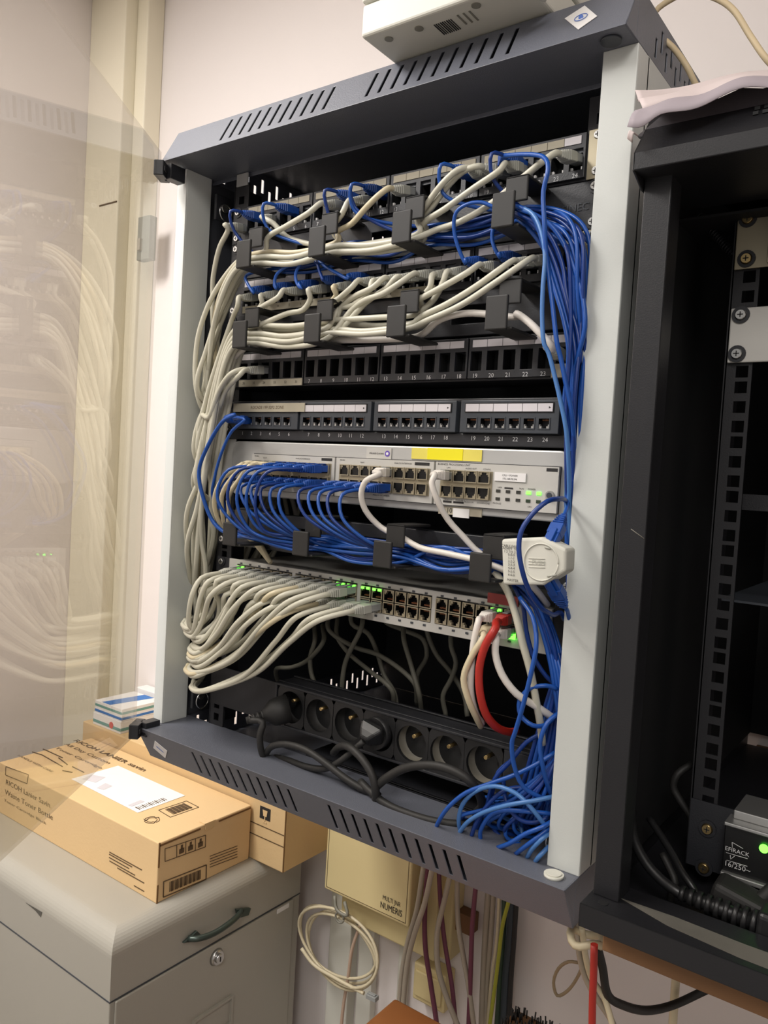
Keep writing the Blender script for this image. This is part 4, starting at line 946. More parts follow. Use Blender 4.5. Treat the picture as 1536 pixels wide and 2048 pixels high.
q = MB(); q.tube(spline([e, Z('8', 815, 290, .648), Z('8', 798, 370, .645), Z('8', 808, 470, .648), Z('8', 850, 540, .66), Z('8', 1000, 640, .70), Z('8', 1200, 700, .72)]), .0040, RUBM); q.build('cord', t)
t = thing('power_cable', 'black angled plug in the middle socket with its cord curling left', 'power cord', Z('8', 1300, 520, .65), 'black power cords')
c = V(PXS[3], YR - .004, ZP + .002); q = MB()
q.cyl(c + Vector((0, .012, 0)), c + Vector((0, -.006, 0)), .0172, RUB, 24); q.build('plug', t)
pc = Z('8', 1400, 440, .650)
q = MB(); dv = (pc - (c + Vector((0, -.016, 0)))); L = dv.length; dv.normalize(); u = Vector((0, 1, 0)); s_ = dv.cross(u).normalized(); u = s_.cross(dv)
a = c + Vector((0, -.014, 0)) - dv * .012
q.loft([[q.bm.verts.new(a + dv * (L * k + 0) + s_ * i * w2 + u * j * h2) for i, j in ((-1, -1), (1, -1), (1, 1), (-1, 1))] for k, w2, h2 in ((0, .0125, .010), (.35, .015, .011), (.8, .011, .009), (1.3, .005, .005))], RUB, smooth=False)
q.build('plug_body', t, bevel=.0035, seg=3)
q = MB(); q.tube(spline([a + dv * L * 1.25, Z('8', 1290, 530, .650), Z('8', 1200, 575, .652), Z('8', 1090, 565, .655), Z('8', 960, 520, .66), Z('8', 870, 510, .665), Z('8', 850, 560, .68)]), .0036, RUBM); q.build('cord', t)
cords = [('black cord arching between the left and middle sockets', [('8', 830, 490, .655), ('8', 870, 440, .648), ('8', 960, 425, .645), ('8', 1080, 460, .645), ('8', 1200, 540, .645), ('8', 1330, 640, .645), ('8', 1450, 710, .648), ('8', 1530, 740, .66)], .0038),
         ('thick black cord hooking over below the middle socket', [('8', 1250, 480, .668), ('8', 1290, 440, .655), ('8', 1350, 445, .645), ('8', 1430, 520, .640), ('8', 1490, 620, .638), ('8', 1510, 720, .640), ('8', 1505, 810, .65)], .0042),
         ('black cord arching right before the empty sockets', [('7', 30, 540, .645), ('7', 100, 480, .640), ('7', 210, 420, .638), ('7', 340, 400, .636), ('7', 460, 415, .636), ('7', 580, 470, .638), ('7', 650, 540, .645), ('7', 690, 640, .66), ('7', 650, 700, .68)], .0044),
         ('black cord lying along the front of the tray', [('7', -60, 500, .650), ('7', 0, 560, .645), ('7', 100, 640, .642), ('7', 240, 700, .642), ('7', 400, 745, .645), ('7', 560, 760, .655), ('7', 650, 740, .67)], .0040),
         ('thin black cord crossing at the rack bottom left', [('8', 850, 500, .665), ('8', 1000, 570, .668), ('8', 1150, 600, .668), ('8', 1300, 640, .668), ('8', 1420, 740, .665), ('8', 1480, 700, .66)], .0030)]
for lb, fr, rr in cords: cable(lb, [Z(*f) for f in fr], rr, RUBM, 'black power cords', name='power_cable', cat='power cord')

# ================================================================== printer-like device on top
pr = thing('white_appliance', 'white boxy appliance overhanging on top of the grey rack', 'appliance', V(-.35, .75, .408))
za = .4085; yf0, yf1 = .5835, .93; xl = -.4885
q = MB(); q.box(V(xl, yf0, za), V(-.318, yf1, za + .030), PRN); q.build('lower_case', pr, bevel=.003, seg=3)
q = MB(); q.box(V(xl - .001, yf0 - .001, za + .0315), V(-.317, yf1, za + .11), PRN); q.build('upper_case', pr, bevel=.003, seg=3)
for x, y in ((-.466, .598), (-.432, .598), (-.37, .594), (-.333, .6)):
    q = MB(); q.cyl(V(x, y, za - .0008), V(x, y, za + .001), .0042, DCAB, 16); q.build('screw_recess', pr)
q = MB()
for k in range(9): q.box(V(-.4175 + k * .0022, .600, za - .0006), V(-.4165 + k * .0022 - .0002 * (k % 3), .618, za + .0002), INK)
for k in range(3): q.box(V(-.392 + k * .006, .598, za - .0006), V(-.3905 + k * .006, .614, za + .0002), DCAB)
q.build('rating_print', pr)
q = MB(); q.tube([V(-.3225, .588, za - .003), V(-.318, .60, za - .003), V(-.312, .61, za - .003)], .0035, PRN, 8); q.build('foot', pr)

# ================================================================== RACK 2 (black)
r2 = thing('network_rack', 'black wall rack at the right edge, nearly empty, with draped paper on top', 'rack', V(.05, .87, -.34))
X2, X3 = -.211, .40; Y2 = .565
q = MB()
q.prism([V(X2, Y2, .230), V(X2, Y2, .2425), V(X2, Y2 + .035, .285), V(X2, YB, .285), V(X2, YB, .281), V(X2, Y2 + .037, .281), V(X2, Y2 + .003, .2405), V(X2, Y2 + .003, .233)], X * (X3 - X2), R2P)
q.box(V(X2 + .001, Y2 + .0005, .230), V(X3, Y2 + .10, .2315), R2P)
q.prism([V(X2, Y2, .230), V(X2, Y2, .2425), V(X2, Y2 + .035, .285), V(X2, YB, .285), V(X2, YB, .222), V(X2, Y2 + .02, .222)], X * .002, R2P)
c2 = q.build('top_cap', r2, bevel=.001)
q = MB(); r0 = W(*PX('t', 1280, 1000), .58)
for i in range(8):
    for j in range(2):
        cx = -.1345 + i * .006; yy = Y2 + .0125 + j * .004; zz = .2425 + (yy - Y2) * (.0425 / .035)
        q.box(V(cx, yy - .0016, zz - .0006), V(cx + .0035, yy + .0014, zz + .0016), VOID)
q.build('vent_holes', c2)
q = MB()
q.box(V(X2, Y2, -.331), V(X3, Y2 + .0015, -.313), R2P); q.box(V(X2, Y2, -.3145), V(X3, Y2 + .05, -.313), R2P); q.box(V(X2, Y2 + .05, -.331), V(X3, YB, -.3295), R2P)
q.box(V(X2, Y2 + .0485, -.331), V(X3, Y2 + .05, -.313), R2P); q.box(V(X2, Y2, -.331), V(X2 + .0015, YB, -.313), R2P)
b2 = q.build('bottom_cap', r2, bevel=.001)
q = MB(); q.cyl(V(-.197, Y2 + .012, -.3131), V(-.197, Y2 + .012, -.3126), .0038, VOID, 16); q.build('bolt_hole', b2)
q = MB()
q.prism([V(-.19, Y2 + .028, -.3129), V(-.15, Y2 + .014, -.3129), V(-.10, Y2 + .008, -.3129), V(.0, Y2 + .006, -.3129), V(.0, Y2 + .030, -.3129), V(-.10, Y2 + .028, -.3129), V(-.15, Y2 + .030, -.3129)], ZZ * .0002, DUST); q.build('dust_film', b2, 'grey dust')
q = MB(); q.box(V(-.2085, .585, -.313), V(-.1885, .5865, .231), R2P); q.box(V(-.190, .5865, -.313), V(-.1885, .61, .231), R2P); q.box(V(-.2085, .5865, -.313), V(-.207, .615, .231), R2P); q.build('front_post', r2, bevel=.0015)
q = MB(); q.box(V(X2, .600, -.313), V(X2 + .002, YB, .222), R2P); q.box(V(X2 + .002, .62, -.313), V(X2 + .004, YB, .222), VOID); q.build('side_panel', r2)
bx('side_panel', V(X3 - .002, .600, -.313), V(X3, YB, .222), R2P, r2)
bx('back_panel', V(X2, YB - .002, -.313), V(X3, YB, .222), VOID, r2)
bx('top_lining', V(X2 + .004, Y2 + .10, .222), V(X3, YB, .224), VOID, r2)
rail(-.1660, -.1455, -.1660, r2, .686, -.312, .222, .0130, R2P)
q = MB(); a = W(1262, 1058, .5848); b = W(1288, 1077, .5848); q.tube([a, a.lerp(b, .5), b], .0003, DCAB, 4); q.build('scratch', r2)
# contents
t = thing('blanking_plate', 'pale grey blanking plate with two screws on the right rack rail', 'plate', V(0, .684, .112))
a = W(1462, 617, .682); b = W(1452, 726, .682); bx('plate', (a.x, .682, b.z), (.32, .684, a.z), SILV2, t, .001)
for px, py in ((1482, 630), (1474, 708)): screw(W(px, py, .682), t, CHR, .0046)
t = thing('metal_bracket', 'beige metal bracket with two brass screws at the top of right rack', 'bracket', V(-.14, .684, .178))
a = W(1476, 428, .682); b = W(1466, 540, .682)
q = MB(); q.box((a.x, .682, b.z), (a.x + .0265, .684, a.z), PORTM); q.box((a.x + .0265, .67, b.z), (a.x + .028, .72, a.z), PORTM); q.box((a.x + .028, .682, b.z + .004), (a.x + .12, .684, a.z), PORTM)
q.build('plate', t, bevel=.001)
for px, py in ((1496, 438), (1493, 518)): screw(W(px, py, .682), t, BRS, .0046)
t = thing('rear_shelf', 'thin grey shelf edge deep inside the right rack', 'shelf', V(.05, .80, -.13))
a = W(1440, 1196, .75); bx('shelf_plate', (a.x, .75, a.z - .002), (.35, 1.05, a.z), DPAN, t)
t = thing('support_bracket', 'dark perforated crosspiece bracket inside the right rack', 'bracket', V(0, .72, 0))
a = W(1486, 988, .72); b = W(1490, 1020, .72); q = MB(); q.plate(Vector((a.x, .72, b.z)), X, ZZ, .30, a.z - b.z, [(.02 + .03 * i, .004, .026 + .03 * i, .010) for i in range(8)], .002, Y, R2P); q.build('crosspiece', t)
t = thing('spring', 'dark coiled spring hanging in the upper dark corner of the right rack', 'spring', W(1460, 500, .72))
a = W(1395, 430, .70); b = W(1466, 510, .70); q = MB(); n = 160; d = (b - a); u = d.orthogonal().normalized(); v = d.normalized().cross(u)
q.tube([a + d * (i / n) + u * math.cos(i * .75) * .003 + v * math.sin(i * .75) * .003 for i in range(n)], .0006, BLK2, 5); q.build('coil', t)
t = thing('power_strip', 'black and aluminium power strip with a round green light in the right rack', 'power strip', V(0, .675, -.31))
a = W(1475, 1622, .670); b = W(1447, 1757, .662); xe = a.x - .008
q = MB(); q.box((xe, .668, b.z + .004), (.3, .672, a.z - .012), PORTK); q.box((xe, .664, b.z), (.3, .69, b.z + .004), ALU); q.box((xe, .664, a.z - .012), (.3, .69, a.z - .009), ALU); q.box((xe + .004, .676, a.z - .009), (.3, .72, a.z - .002), ALU); q.box((xe + .004, .69, b.z), (.3, .72, a.z - .009), ALU)
q.build('housing', t, bevel=.0008)
c = W(*PX('r', 1318, 716), .667); text(t, 'EFIRACK', c, X, ZZ, .0034, INKW, 'brand_lettering', width=.0178)
c = W(*PX('r', 1318, 824), .667); text(t, '16/250~', c, X, ZZ, .0042, INKW, 'rating_lettering')
q = MB()
def ln(p, r_=.0003): q.tube([p[0], p[0].lerp(p[1], .5), p[1]], r_, INKW, 4)
R_ = lambda x, y: W(*PX('r', x, y), .667)
for e_ in ((R_(1285, 690), R_(1283, 650)), (R_(1283, 650), R_(1360, 695)), (R_(1270, 740), R_(1272, 770)), (R_(1272, 770), R_(1300, 748)), (R_(1240, 722), R_(1392, 766)), (R_(1245, 776), R_(1390, 820))): ln(e_)
q.build('logo_lines', t)
c = W(*PX('r', 1508, 694), .6665); q = MB(); q.cyl(c, c + Vector((0, -.001, 0)), .0034, LEDG, 20); q.build('indicator_light', t, 'lit round green indicator')
for px, py in ((1415, 1657), (1408, 1735)):
    screw(W(px, py, .684), t, BRS, .0046)
bx('mounting_bracket', V(-.166, .6845, -.311), V(-.130, .6858, -.255), BLK2, t)
# cords in right rack
rc = [('glossy black cord curving down at left inside the right rack', [('r', 570, 430, .66), ('r', 575, 530, .650), ('r', 600, 650, .640), ('r', 680, 800, .632), ('r', 790, 920, .628), ('r', 900, 1000, .626), ('r', 960, 1040, .628)], .0042, RUB),
      ('thinner black cord beside the glossy one in the right rack', [('r', 700, 480, .68), ('r', 780, 600, .67), ('r', 860, 730, .66), ('r', 930, 860, .65), ('r', 1000, 960, .645), ('r', 1050, 1040, .645)], .0030, RUB),
      ('black cord looping high at the back of the right rack', [('r', 1000, 100, .72), ('r', 900, 170, .71), ('r', 870, 260, .71), ('r', 920, 360, .71), ('r', 990, 470, .71), ('r', 1010, 600, .70)], .0032, RUBM),
      ('short black cord crossing low in the right rack', [('r', 790, 730, .66), ('r', 840, 830, .655), ('r', 880, 930, .65), ('r', 850, 1050, .65), ('r', 880, 1130, .65)], .0030, RUBM)]
for lb, fr, rr, mm in rc: cable(lb, [Z(*f) for f in fr], rr, mm, None, name='power_cable', cat='power cord')
t = thing('power_connector', 'black ribbed power connector lying on the floor of the right rack', 'connector', Z('r', 1150, 1150, .63))
a = Z('r', 900, 1000, .628); b = Z('r', 1330, 1170, .628); d = (b - a).normalized(); q = MB()
for k in range(9): q.cyl(a + d * (.002 + .0065 * k), a + d * (.0055 + .0065 * k), .0062 + .0004 * k, RUB, 14)
q.cyl(a, a + d * .06, .0048, RUB, 12, .0062); q.build('strain_relief', t)
q = MB(); u = d.cross(Y).normalized(); q.obox(a + d * .082, d, u, u.cross(d), .024, .014, .012, RUB); q.build('connector_body', t, bevel=.004, seg=3)
t = thing('power_connector', 'second black power plug lying behind the ribbed connector with a thick cord', 'connector', Z('r', 1450, 1150, .65))
q = MB(); a = Z('r', 1290, 1090, .650); b = Z('r', 1470, 1190, .650); d = (b - a).normalized(); u = d.cross(Y).normalized(); q.obox(a.lerp(b, .5), d, u, u.cross(d), .026, .016, .014, RUBM); q.build('connector_body', t, bevel=.005, seg=3)
q = MB(); q.tube(spline([a.lerp(b, .5), Z('r', 1480, 1060, .655), Z('r', 1600, 960, .66)]), .0055, RUBM); q.build('cord', t)
q = MB(); c = Z('r', 1400, 1240, .6345); q.obox(c, (Z('r', 1470, 1275, .6345) - Z('r', 1340, 1205, .6345)).normalized(), ZZ, Y, .010, .0025, .0004, PORTM); q.build('label', t)
# plywood board below right rack
t = thing('wooden_board', 'brown plywood board fixed under the black right rack', 'board', V(.1, .8, -.345))
a = Z('r', 200, 1235, .590); bx('board', (-.200, .590, a.z - .012), (.42, YB + .014, V(0, 0, -.3312).z), BOARD, t, .001)

# draped papers on the right rack
def sheet(name, label, top, bot, m, mid=None, n=26, th=.0006, group=None):
    """loft between two picture polylines given as (x,y,depth) in zone t"""
    T = spline([Z('t', a, b, d) for a, b, d in top], 6); B = spline([Z('t', a, b, d) for a, b, d in bot], 6)
    def rs(P, k):
        L = [0]
        for i in range(1, len(P)): L.append(L[-1] + (P[i] - P[i - 1]).length)
        out = []; j = 0
        for i in range(k):
            s_ = L[-1] * i / (k - 1)
            while j < len(P) - 2 and L[j + 1] < s_: j += 1
            f = (s_ - L[j]) / max(1e-9, L[j + 1] - L[j]); out.append(P[j].lerp(P[j + 1], min(1, f)))
        return out
    T, B = rs(T, n), rs(B, n); q = MB(); rows = 6; g = []
    for r_ in range(rows):
        f = r_ / (rows - 1); g.append([q.bm.verts.new(T[i].lerp(B[i], f) + Vector((0, -.004 * math.sin(math.pi * f), .003 * math.sin(math.pi * f)))) for i in range(n)])
    ix = q.mi(m)
    for r_ in range(rows - 1):
        for i in range(n - 1):
            f = q.bm.faces.new((g[r_][i], g[r_][i + 1], g[r_ + 1][i + 1], g[r_ + 1][i])); f.material_index = ix; f.smooth = True
    o = q.build(name, None, label, cat='paper', group=group); s_ = o.modifiers.new('solidify', 'SOLIDIFY'); s_.thickness = th; return o
sheet('paper_sheet', 'cream paper sheet, topmost of those draped on the black right rack', [(372, 760, .60), (560, 752, .62), (760, 735, .64), (1050, 660, .66), (1300, 615, .68), (1600, 600, .70)], [(400, 830, .575), (560, 838, .58), (700, 810, .59), (940, 760, .60), (1200, 680, .61), (1600, 640, .62)], PAPER, group='papers on the right rack')
sheet('paper_sheet', 'white-lavender folded sheet in the middle of those on the black right rack', [(385, 820, .590), (560, 822, .600), (780, 780, .62), (1060, 700, .63), (1300, 650, .64), (1600, 620, .65)], [(440, 910, .568), (570, 855, .570), (760, 810, .575), (960, 790, .58), (1250, 670, .585), (1600, 680, .59)], PAPER, group='papers on the right rack')
sheet('paper_sheet', 'grey-lavender sheet bending over the front edge of the black right rack', [(430, 900, .575), (570, 850, .578), (760, 805, .582), (960, 785, .585), (1250, 665, .59), (1600, 660, .60)], [(305, 1035, .556), (420, 1040, .556), (570, 935, .558), (870, 885, .560), (1240, 715, .565), (1600, 725, .57)], mat('lavender_paper', S(158, 148, 154), .7), group='papers on the right rack')
sheet('paper_sheet', 'small paper corner sticking out under the sheets, left of the black rack cap', [(372, 1100, .558), (380, 1105, .558), (395, 1110, .558)], [(303, 1135, .556), (325, 1155, .556), (345, 1170, .556)], PAPER, n=6, group='papers on the right rack')
t = thing('paper_shade', 'dark brown sheet standing in for shade under the papers on right rack', 'shade sheet', V(.0, .66, .285))  # added dark sheet, paints the shade between the papers and the cap
q = MB(); q.prism([Z('t', a, b, .585) for a, b in ((385, 1115), (600, 935), (870, 890), (1240, 720), (1700, 730), (1900, 900), (1458, 955), (1000, 1040), (540, 1130))], Y * .006, mat('dark_brown_shade', S(62, 56, 60), .6)); q.build('cover', t)
# beige cable above right rack
cable('thick cream cable looping above the right rack against the wall', [Z('t', 900, 760, .72), Z('t', 850, 660, .715), Z('t', 790, 540, .71), Z('t', 680, 390, .71), Z('t', 550, 270, .705), Z('t', 512, 180, .70), Z('t', 540, 90, .70), Z('t', 640, 10, .70), Z('t', 800, -60, .70), Z('t', 960, -40, .70), Z('t', 1100, 20, .70), Z('t', 1190, 100, .70), Z('t', 1310, 290, .70), Z('t', 1450, 490, .70), Z('t', 1600, 640, .71)], .0026, mat('cream_cable', S(226, 206, 168), .45), None, name='network_cable')

# ================================================================== LEFT: filing cabinet, cartons, small boxes
XC, YC, ZT = -.953, .689, -.700
fc = thing('filing_cabinet', 'light grey metal filing cabinet with dark handle under the cartons', 'filing cabinet', (-1.27, .9, 0))
XW = -1.60; YW = 1.10
zs_ = WX(221, 2004, XC).z
q = MB(); rg = []; rr_ = .030
for k in range(-1, 11):
    a_ = math.radians(90 * k / 10) if k >= 0 else 0; ins = rr_ * (1 - math.cos(a_)); hz = 1.5 + ZT - rr_ + rr_ * math.sin(a_) if k >= 0 else zs_
    rg.append([q.bm.verts.new((x_, y_, hz)) for x_, y_ in ((XW + ins, YC + ins), (XC - ins, YC + ins), (XC - ins, YW), (XW + ins, YW))])
q.loft(rg, FILE, smooth=False); o = q.build('top_section', fc, bevel=.0015)
q = MB(); q.box((XW, YC, .04), (XC, YW, zs_ - .0015), FILE); q.build('body', fc, bevel=.002)
zs = WX(221, 2004, XC).z
bx('drawer', (XC, YC + .008, zs - .33), (XC + .004, YW - .020, zs - .002), FILE, fc, .002)
bx('drawer', (XC, YC + .008, .10), (XC + .004, YW - .020, zs - .345), FILE, fc, .002)
bx('seam', (XW + .004, YC - .0008, zs - .0015), (XC + .0008, YW, zs + .0005), DPAN, fc)
q = MB(); q.box((XW + .03, YC + .03, 0), (XC - .03, YW - .03, .05), BLK); q.build('plinth', fc)
def cxp(x, y, off=0): return WX(*PX('c', x, y), XC + off)
# bail handle
a = cxp(965, 1350, .004); b = cxp(1235, 1205, .004)
q = MB(); mids = [a, cxp(1010, 1350, .016), cxp(1090, 1325, .022), cxp(1170, 1275, .022), cxp(1225, 1225, .012), b]
q.tube(spline(mids), .0050, DGRN, 8); hd = q.build('handle', fc, 'dark green metal handle')
q = MB(); q.prism([cxp(928, 1368, .001), cxp(1050, 1352, .001), cxp(1000, 1305, .001)], X * .005, DGRN); q.prism([cxp(1200, 1195, .001), cxp(1275, 1188, .001), cxp(1262, 1225, .001), cxp(1210, 1240, .001)], X * .006, DGRN); q.build('handle_mount', hd, bevel=.001)
c = cxp(1108, 1443, .004); q = MB(); q.cyl(c, c + X * .006, .0145, CHR, 28, .011); q.cyl(c + X * .006, c + X * .010, .0075, CHR, 24); q.box(c + Vector((.010, -.001, -.004)), c + Vector((.0105, .001, .004)), INK); q.build('lock', fc, 'round chrome lock')
P = [cxp(987, 1730, .004), cxp(1187, 1635, .004), cxp(1187, 1790, .004), cxp(987, 1900, .004)]
y0, y1, z1_, z0_ = P[0].y, P[1].y, max(p.z for p in P) - .012, min(p.z for p in P)
q = MB(); q.plate(Vector((XC + .004, y0, z1_ - .05)), Y, ZZ, y1 - y0, .05, [(.004, .004, y1 - y0 - .004, .046)], .0050, X, FILE); q.build('label_holder', fc)
bx('label_slip', (XC + .004, y0 + .004, z1_ - .046), (XC + .0048, y1 - .004, z1_ - .004), FILE, fc)
a = cxp(1418, 1215, .004); b = cxp(1478, 1178, .004); bx('small_label', (XC + .003, a.y, a.z - .003), (XC + .0050, b.y, a.z + .005), WLAB, fc)
a = W(*PX('c', 130, 1165), YC - .0006); b = W(*PX('c', 215, 1215), YC - .0006); c = W(*PX('c', 208, 1240), YC - .0006)
q = MB(); q.prism([a, b, c, a.lerp(c, .6) + Vector((.002, 0, .002))], Y * .0004, DUST); q.build('paint_chip', fc, 'dark chipped paint')

cz = 1.5 + ZT
def carton(name, label, x0, x1, y0, y1, z0, h, m):
    t = thing(name, label, 'carton', ((x0 + x1) / 2, (y0 + y1) / 2, z0), 'cartons on the filing cabinet')
    bx('carton_body', (x0, y0, z0), (x1, y1, z0 + h), m, t, .0018); return t
c1b = WZ(312, 1808, ZT); x1 = c1b.x; y0 = c1b.y; y1 = WZ(486, 1712, ZT).y; x0 = -1.475
rr = ray(314, 1685); hh = (EYE + rr * (y0 / rr.y)).z - cz
k1 = carton('carton', 'long brown shipping carton with big shipping label, in front on the cabinet', x0, x1, y0, y1, cz, hh, CARD)
zt1 = cz + hh
def T1(x, y): r = ray(*PX('c', x, y)); return EYE + r * ((zt1 + .0004 - EYE.z) / r.z)
q = MB(); q.prism([T1(365, 533), T1(605, 465), T1(948, 618), T1(705, 706)], ZZ * .0004, WLAB); sl = q.build('shipping_label', k1, 'white shipping label')
def patch(quad, m, nm, par, dz=.0006):
    q = MB(); q.prism([p + ZZ * dz for p in quad], ZZ * .0002, m); return q.build(nm, par)
LG = mat('label_grey_print', S(206, 202, 206), .6)
patch([T1(420, 535), T1(470, 512), T1(540, 525), T1(490, 552)], LG, 'print_block', sl); patch([T1(495, 580), T1(540, 555), T1(575, 570), T1(530, 590)], LG, 'print_block', sl)
patch([T1(655, 668), T1(720, 642), T1(740, 650), T1(675, 675)], LG, 'print_block', sl)
q = MB()
for k in range(14):
    f = k / 14; a, b = T1(716 + f * 150, 690 - f * 51), T1(694 + f * 150, 679 - f * 51); q.tube([a + ZZ * .0006, a.lerp(b, .5) + ZZ * .0006, b + ZZ * .0006], .0005 if k % 3 else .0010, INKB, 4)
q.build('barcode', sl)
q = MB(); P = [T1(812, 692), T1(955, 645), T1(1018, 677), T1(872, 728)]
for i in range(4): q.tube([P[i], P[i].lerp(P[(i + 1) % 4], .5), P[(i + 1) % 4]], .0006, INKB, 4)
for k in range(15):
    f = .18 + .64 * k / 14; a = P[0].lerp(P[1], f); b = P[3].lerp(P[2], f); q.tube([a.lerp(b, .15), a.lerp(b, .5), a.lerp(b, .85)], .0011 if k % 3 else .0005, INKB, 4)
q.build('barcode', k1)
q = MB(); cc = T1(778, 742); u = Vector((0.0, 1, 0)); 
for k in range(3):
    a0 = math.radians(120 * k)
    for r_ in (.0125, .0085):
        q.tube([cc + Vector((math.cos(a0 + s_ * .26) * r_, math.sin(a0 + s_ * .26) * r_, 0)) for s_ in range(7)], .0006, INKB, 4)
    e1 = Vector((math.cos(a0 + 1.56), math.sin(a0 + 1.56), 0)); e2 = Vector((math.cos(a0 + 1.95), math.sin(a0 + 1.95), 0))
    for r_ in (.0145, .0065): q.tube([cc + e1 * r_, cc + (e1 * r_ + e2 * .0105) / 2, cc + e2 * .0105], .0006, INKB, 4)
    q.tube([cc + Vector((math.cos(a0) * f_, math.sin(a0) * f_, 0)) for f_ in (.0085, .0105, .0125)], .0006, INKB, 4)
q.build('recycling_mark', k1)
up = ZZ * .0005
text(k1, 'RICOH LANIER savin', (T1(385, 335) + T1(745, 490)) / 2 + up, (T1(745, 490) - T1(385, 335)).normalized(), Y, .012, INKB, 'carton_lettering', width=(T1(745, 490) - T1(385, 335)).length, bold=.02)
text(k1, 'All Day Custom', (T1(340, 352) + T1(560, 455)) / 2 + up, X, Y, .010, INKB, 'carton_lettering', width=(T1(340, 352) - T1(560, 455)).length)
text(k1, 'Toner Cartridge', (T1(290, 372) + T1(520, 480)) / 2 + up, X, Y, .008, INKB, 'carton_lettering', width=(T1(290, 372) - T1(520, 480)).length)
text(k1, 'HANDLE WITH CARE', (T1(90, 412) + T1(270, 495)) / 2 + up, X, Y, .006, INKB, 'carton_lettering', width=(T1(90, 412) - T1(270, 495)).length)
q = MB()
for a_, b_ in (((165, 395), (215, 410)), ((220, 380), (240, 388)), ((215, 410), (320, 470)), ((300, 425), (345, 460)), ((320, 490), (370, 500)), ((370, 470), (430, 500)), ((240, 388), (320, 425))):
    a, b = T1(*a_) + up, T1(*b_) + up; q.tube([a, a.lerp(b, .5), b], .0010, INKB, 4)
q.build('handling_pictogram', k1)
def Fr(x, y): return W(*PX('c', x, y), y0 - .0006)
text(k1, 'RICOH Lanier Savin', (Fr(30, 550) + Fr(255, 665)) / 2, X, ZZ, .010, INKB, 'carton_lettering', width=(Fr(30, 550) - Fr(255, 665)).length)
text(k1, 'Waste Toner Bottle', (Fr(25, 590) + Fr(270, 740)) / 2, X, ZZ, .010, INKB, 'carton_lettering', width=(Fr(25, 590) - Fr(270, 740)).length)
text(k1, 'Toner Cartridge Black', (Fr(20, 635) + Fr(235, 765)) / 2, X, ZZ, .005, INKB, 'carton_lettering', width=(Fr(20, 635) - Fr(235, 765)).length)
q = MB()
for (xa, ya, xb, yb) in ((560, 895, 725, 1010), (558, 910, 675, 990), (558, 925, 660, 1000), (560, 945, 690, 1032), (600, 985, 737, 1068), (685, 1078, 737, 1108)):
    a, b = Fr(xa, ya), Fr(xb, yb); q.box((a.x, y0 - .0007, (a.z + b.z) / 2 - .0008), (b.x, y0 + .0002, (a.z + b.z) / 2 + .0006), INKB)
P = [(30, 468), (145, 510), (138, 556), (28, 512)]; Q = [Fr(*p) for p in P]
for i in range(4): q.tube([Q[i], Q[i].lerp(Q[(i + 1) % 4], .5), Q[(i + 1) % 4]], .0006, INKB, 4)
q.build('fine_print', k1)
def Rt(x, y): return WX(*PX('c', x, y), x1 + .0006)
q = MB()
def rect_lines(P, r_=.0006):
    for i in range(len(P)): q.tube([P[i], P[i].lerp(P[(i + 1) % len(P)], .5), P[(i + 1) % len(P)]], r_, INKB, 4)
rect_lines([Rt(845, 890), Rt(1053, 820), Rt(1052, 880), Rt(845, 955)])
for f in (.28, .5, .74): a = Rt(845, 890).lerp(Rt(1053, 820), f); b = Rt(845, 955).lerp(Rt(1052, 880), f); q.tube([a, a.lerp(b, .5), b], .0006, INKB, 4)
for f in (.4, .62, .87):
    a = Rt(845, 920).lerp(Rt(1053, 850), f); q.box(a + Vector((-.0002, -.005, -.007)), a + Vector((.0002, .005, .001)), INKB); q.box(a + Vector((-.0002, -.002, .0)), a + Vector((.0002, .002, .007)), INKB)
rect_lines([Rt(838, 1058), Rt(1057, 972), Rt(1055, 1045), Rt(836, 1138)], .0009)
for k in range(22):
    f = .14 + .72 * k / 21; a = Rt(838, 1058).lerp(Rt(1057, 972), f); b = Rt(836, 1138).lerp(Rt(1055, 1045), f); q.tube([a.lerp(b, .18), a.lerp(b, .5), a.lerp(b, .82)], .0011 if k % 3 else .0005, INKB, 4)
for k in range(5): a, b = Rt(1075, 928 + 14 * k), Rt(1215, 875 + 14 * k); q.tube([a, a.lerp(b, .5), b], .0006, INKB, 4)
q.build('side_print', k1)
q = MB(); a = Rt(820, 838); b = Rt(1250, 682)
q.box((x1 - .001, y0 + .002, zt1 - .006), (x1 + .0008, y0 + (y1 - y0) * .42, zt1 - .003), CUTC); q.box((x1 - .001, y0 + (y1 - y0) * .62, zt1 - .006), (x1 + .0008, y1 - .002, zt1 - .003), CUTC)
q.box((x1 - .001, y0 + .0005, cz), (x1 + .0008, y0 + .003, cz + .03), CUTC); q.box((x1 - .001, y0 + .0005, zt1 - .04), (x1 + .0008, y0 + .003, zt1), CUTC); q.build('flap_gap', k1)
cy = y0 + (y1 - y0) * .52; q = MB(); q.box((x1 - .012, cy - .012, zt1 - .001), (x1 + .001, cy + .012, zt1 + .0012), CARD); q.box((x1 - .002, cy - .010, zt1 - .010), (x1 + .0012, cy + .010, zt1), CARD2); q.build('lock_tab', k1)
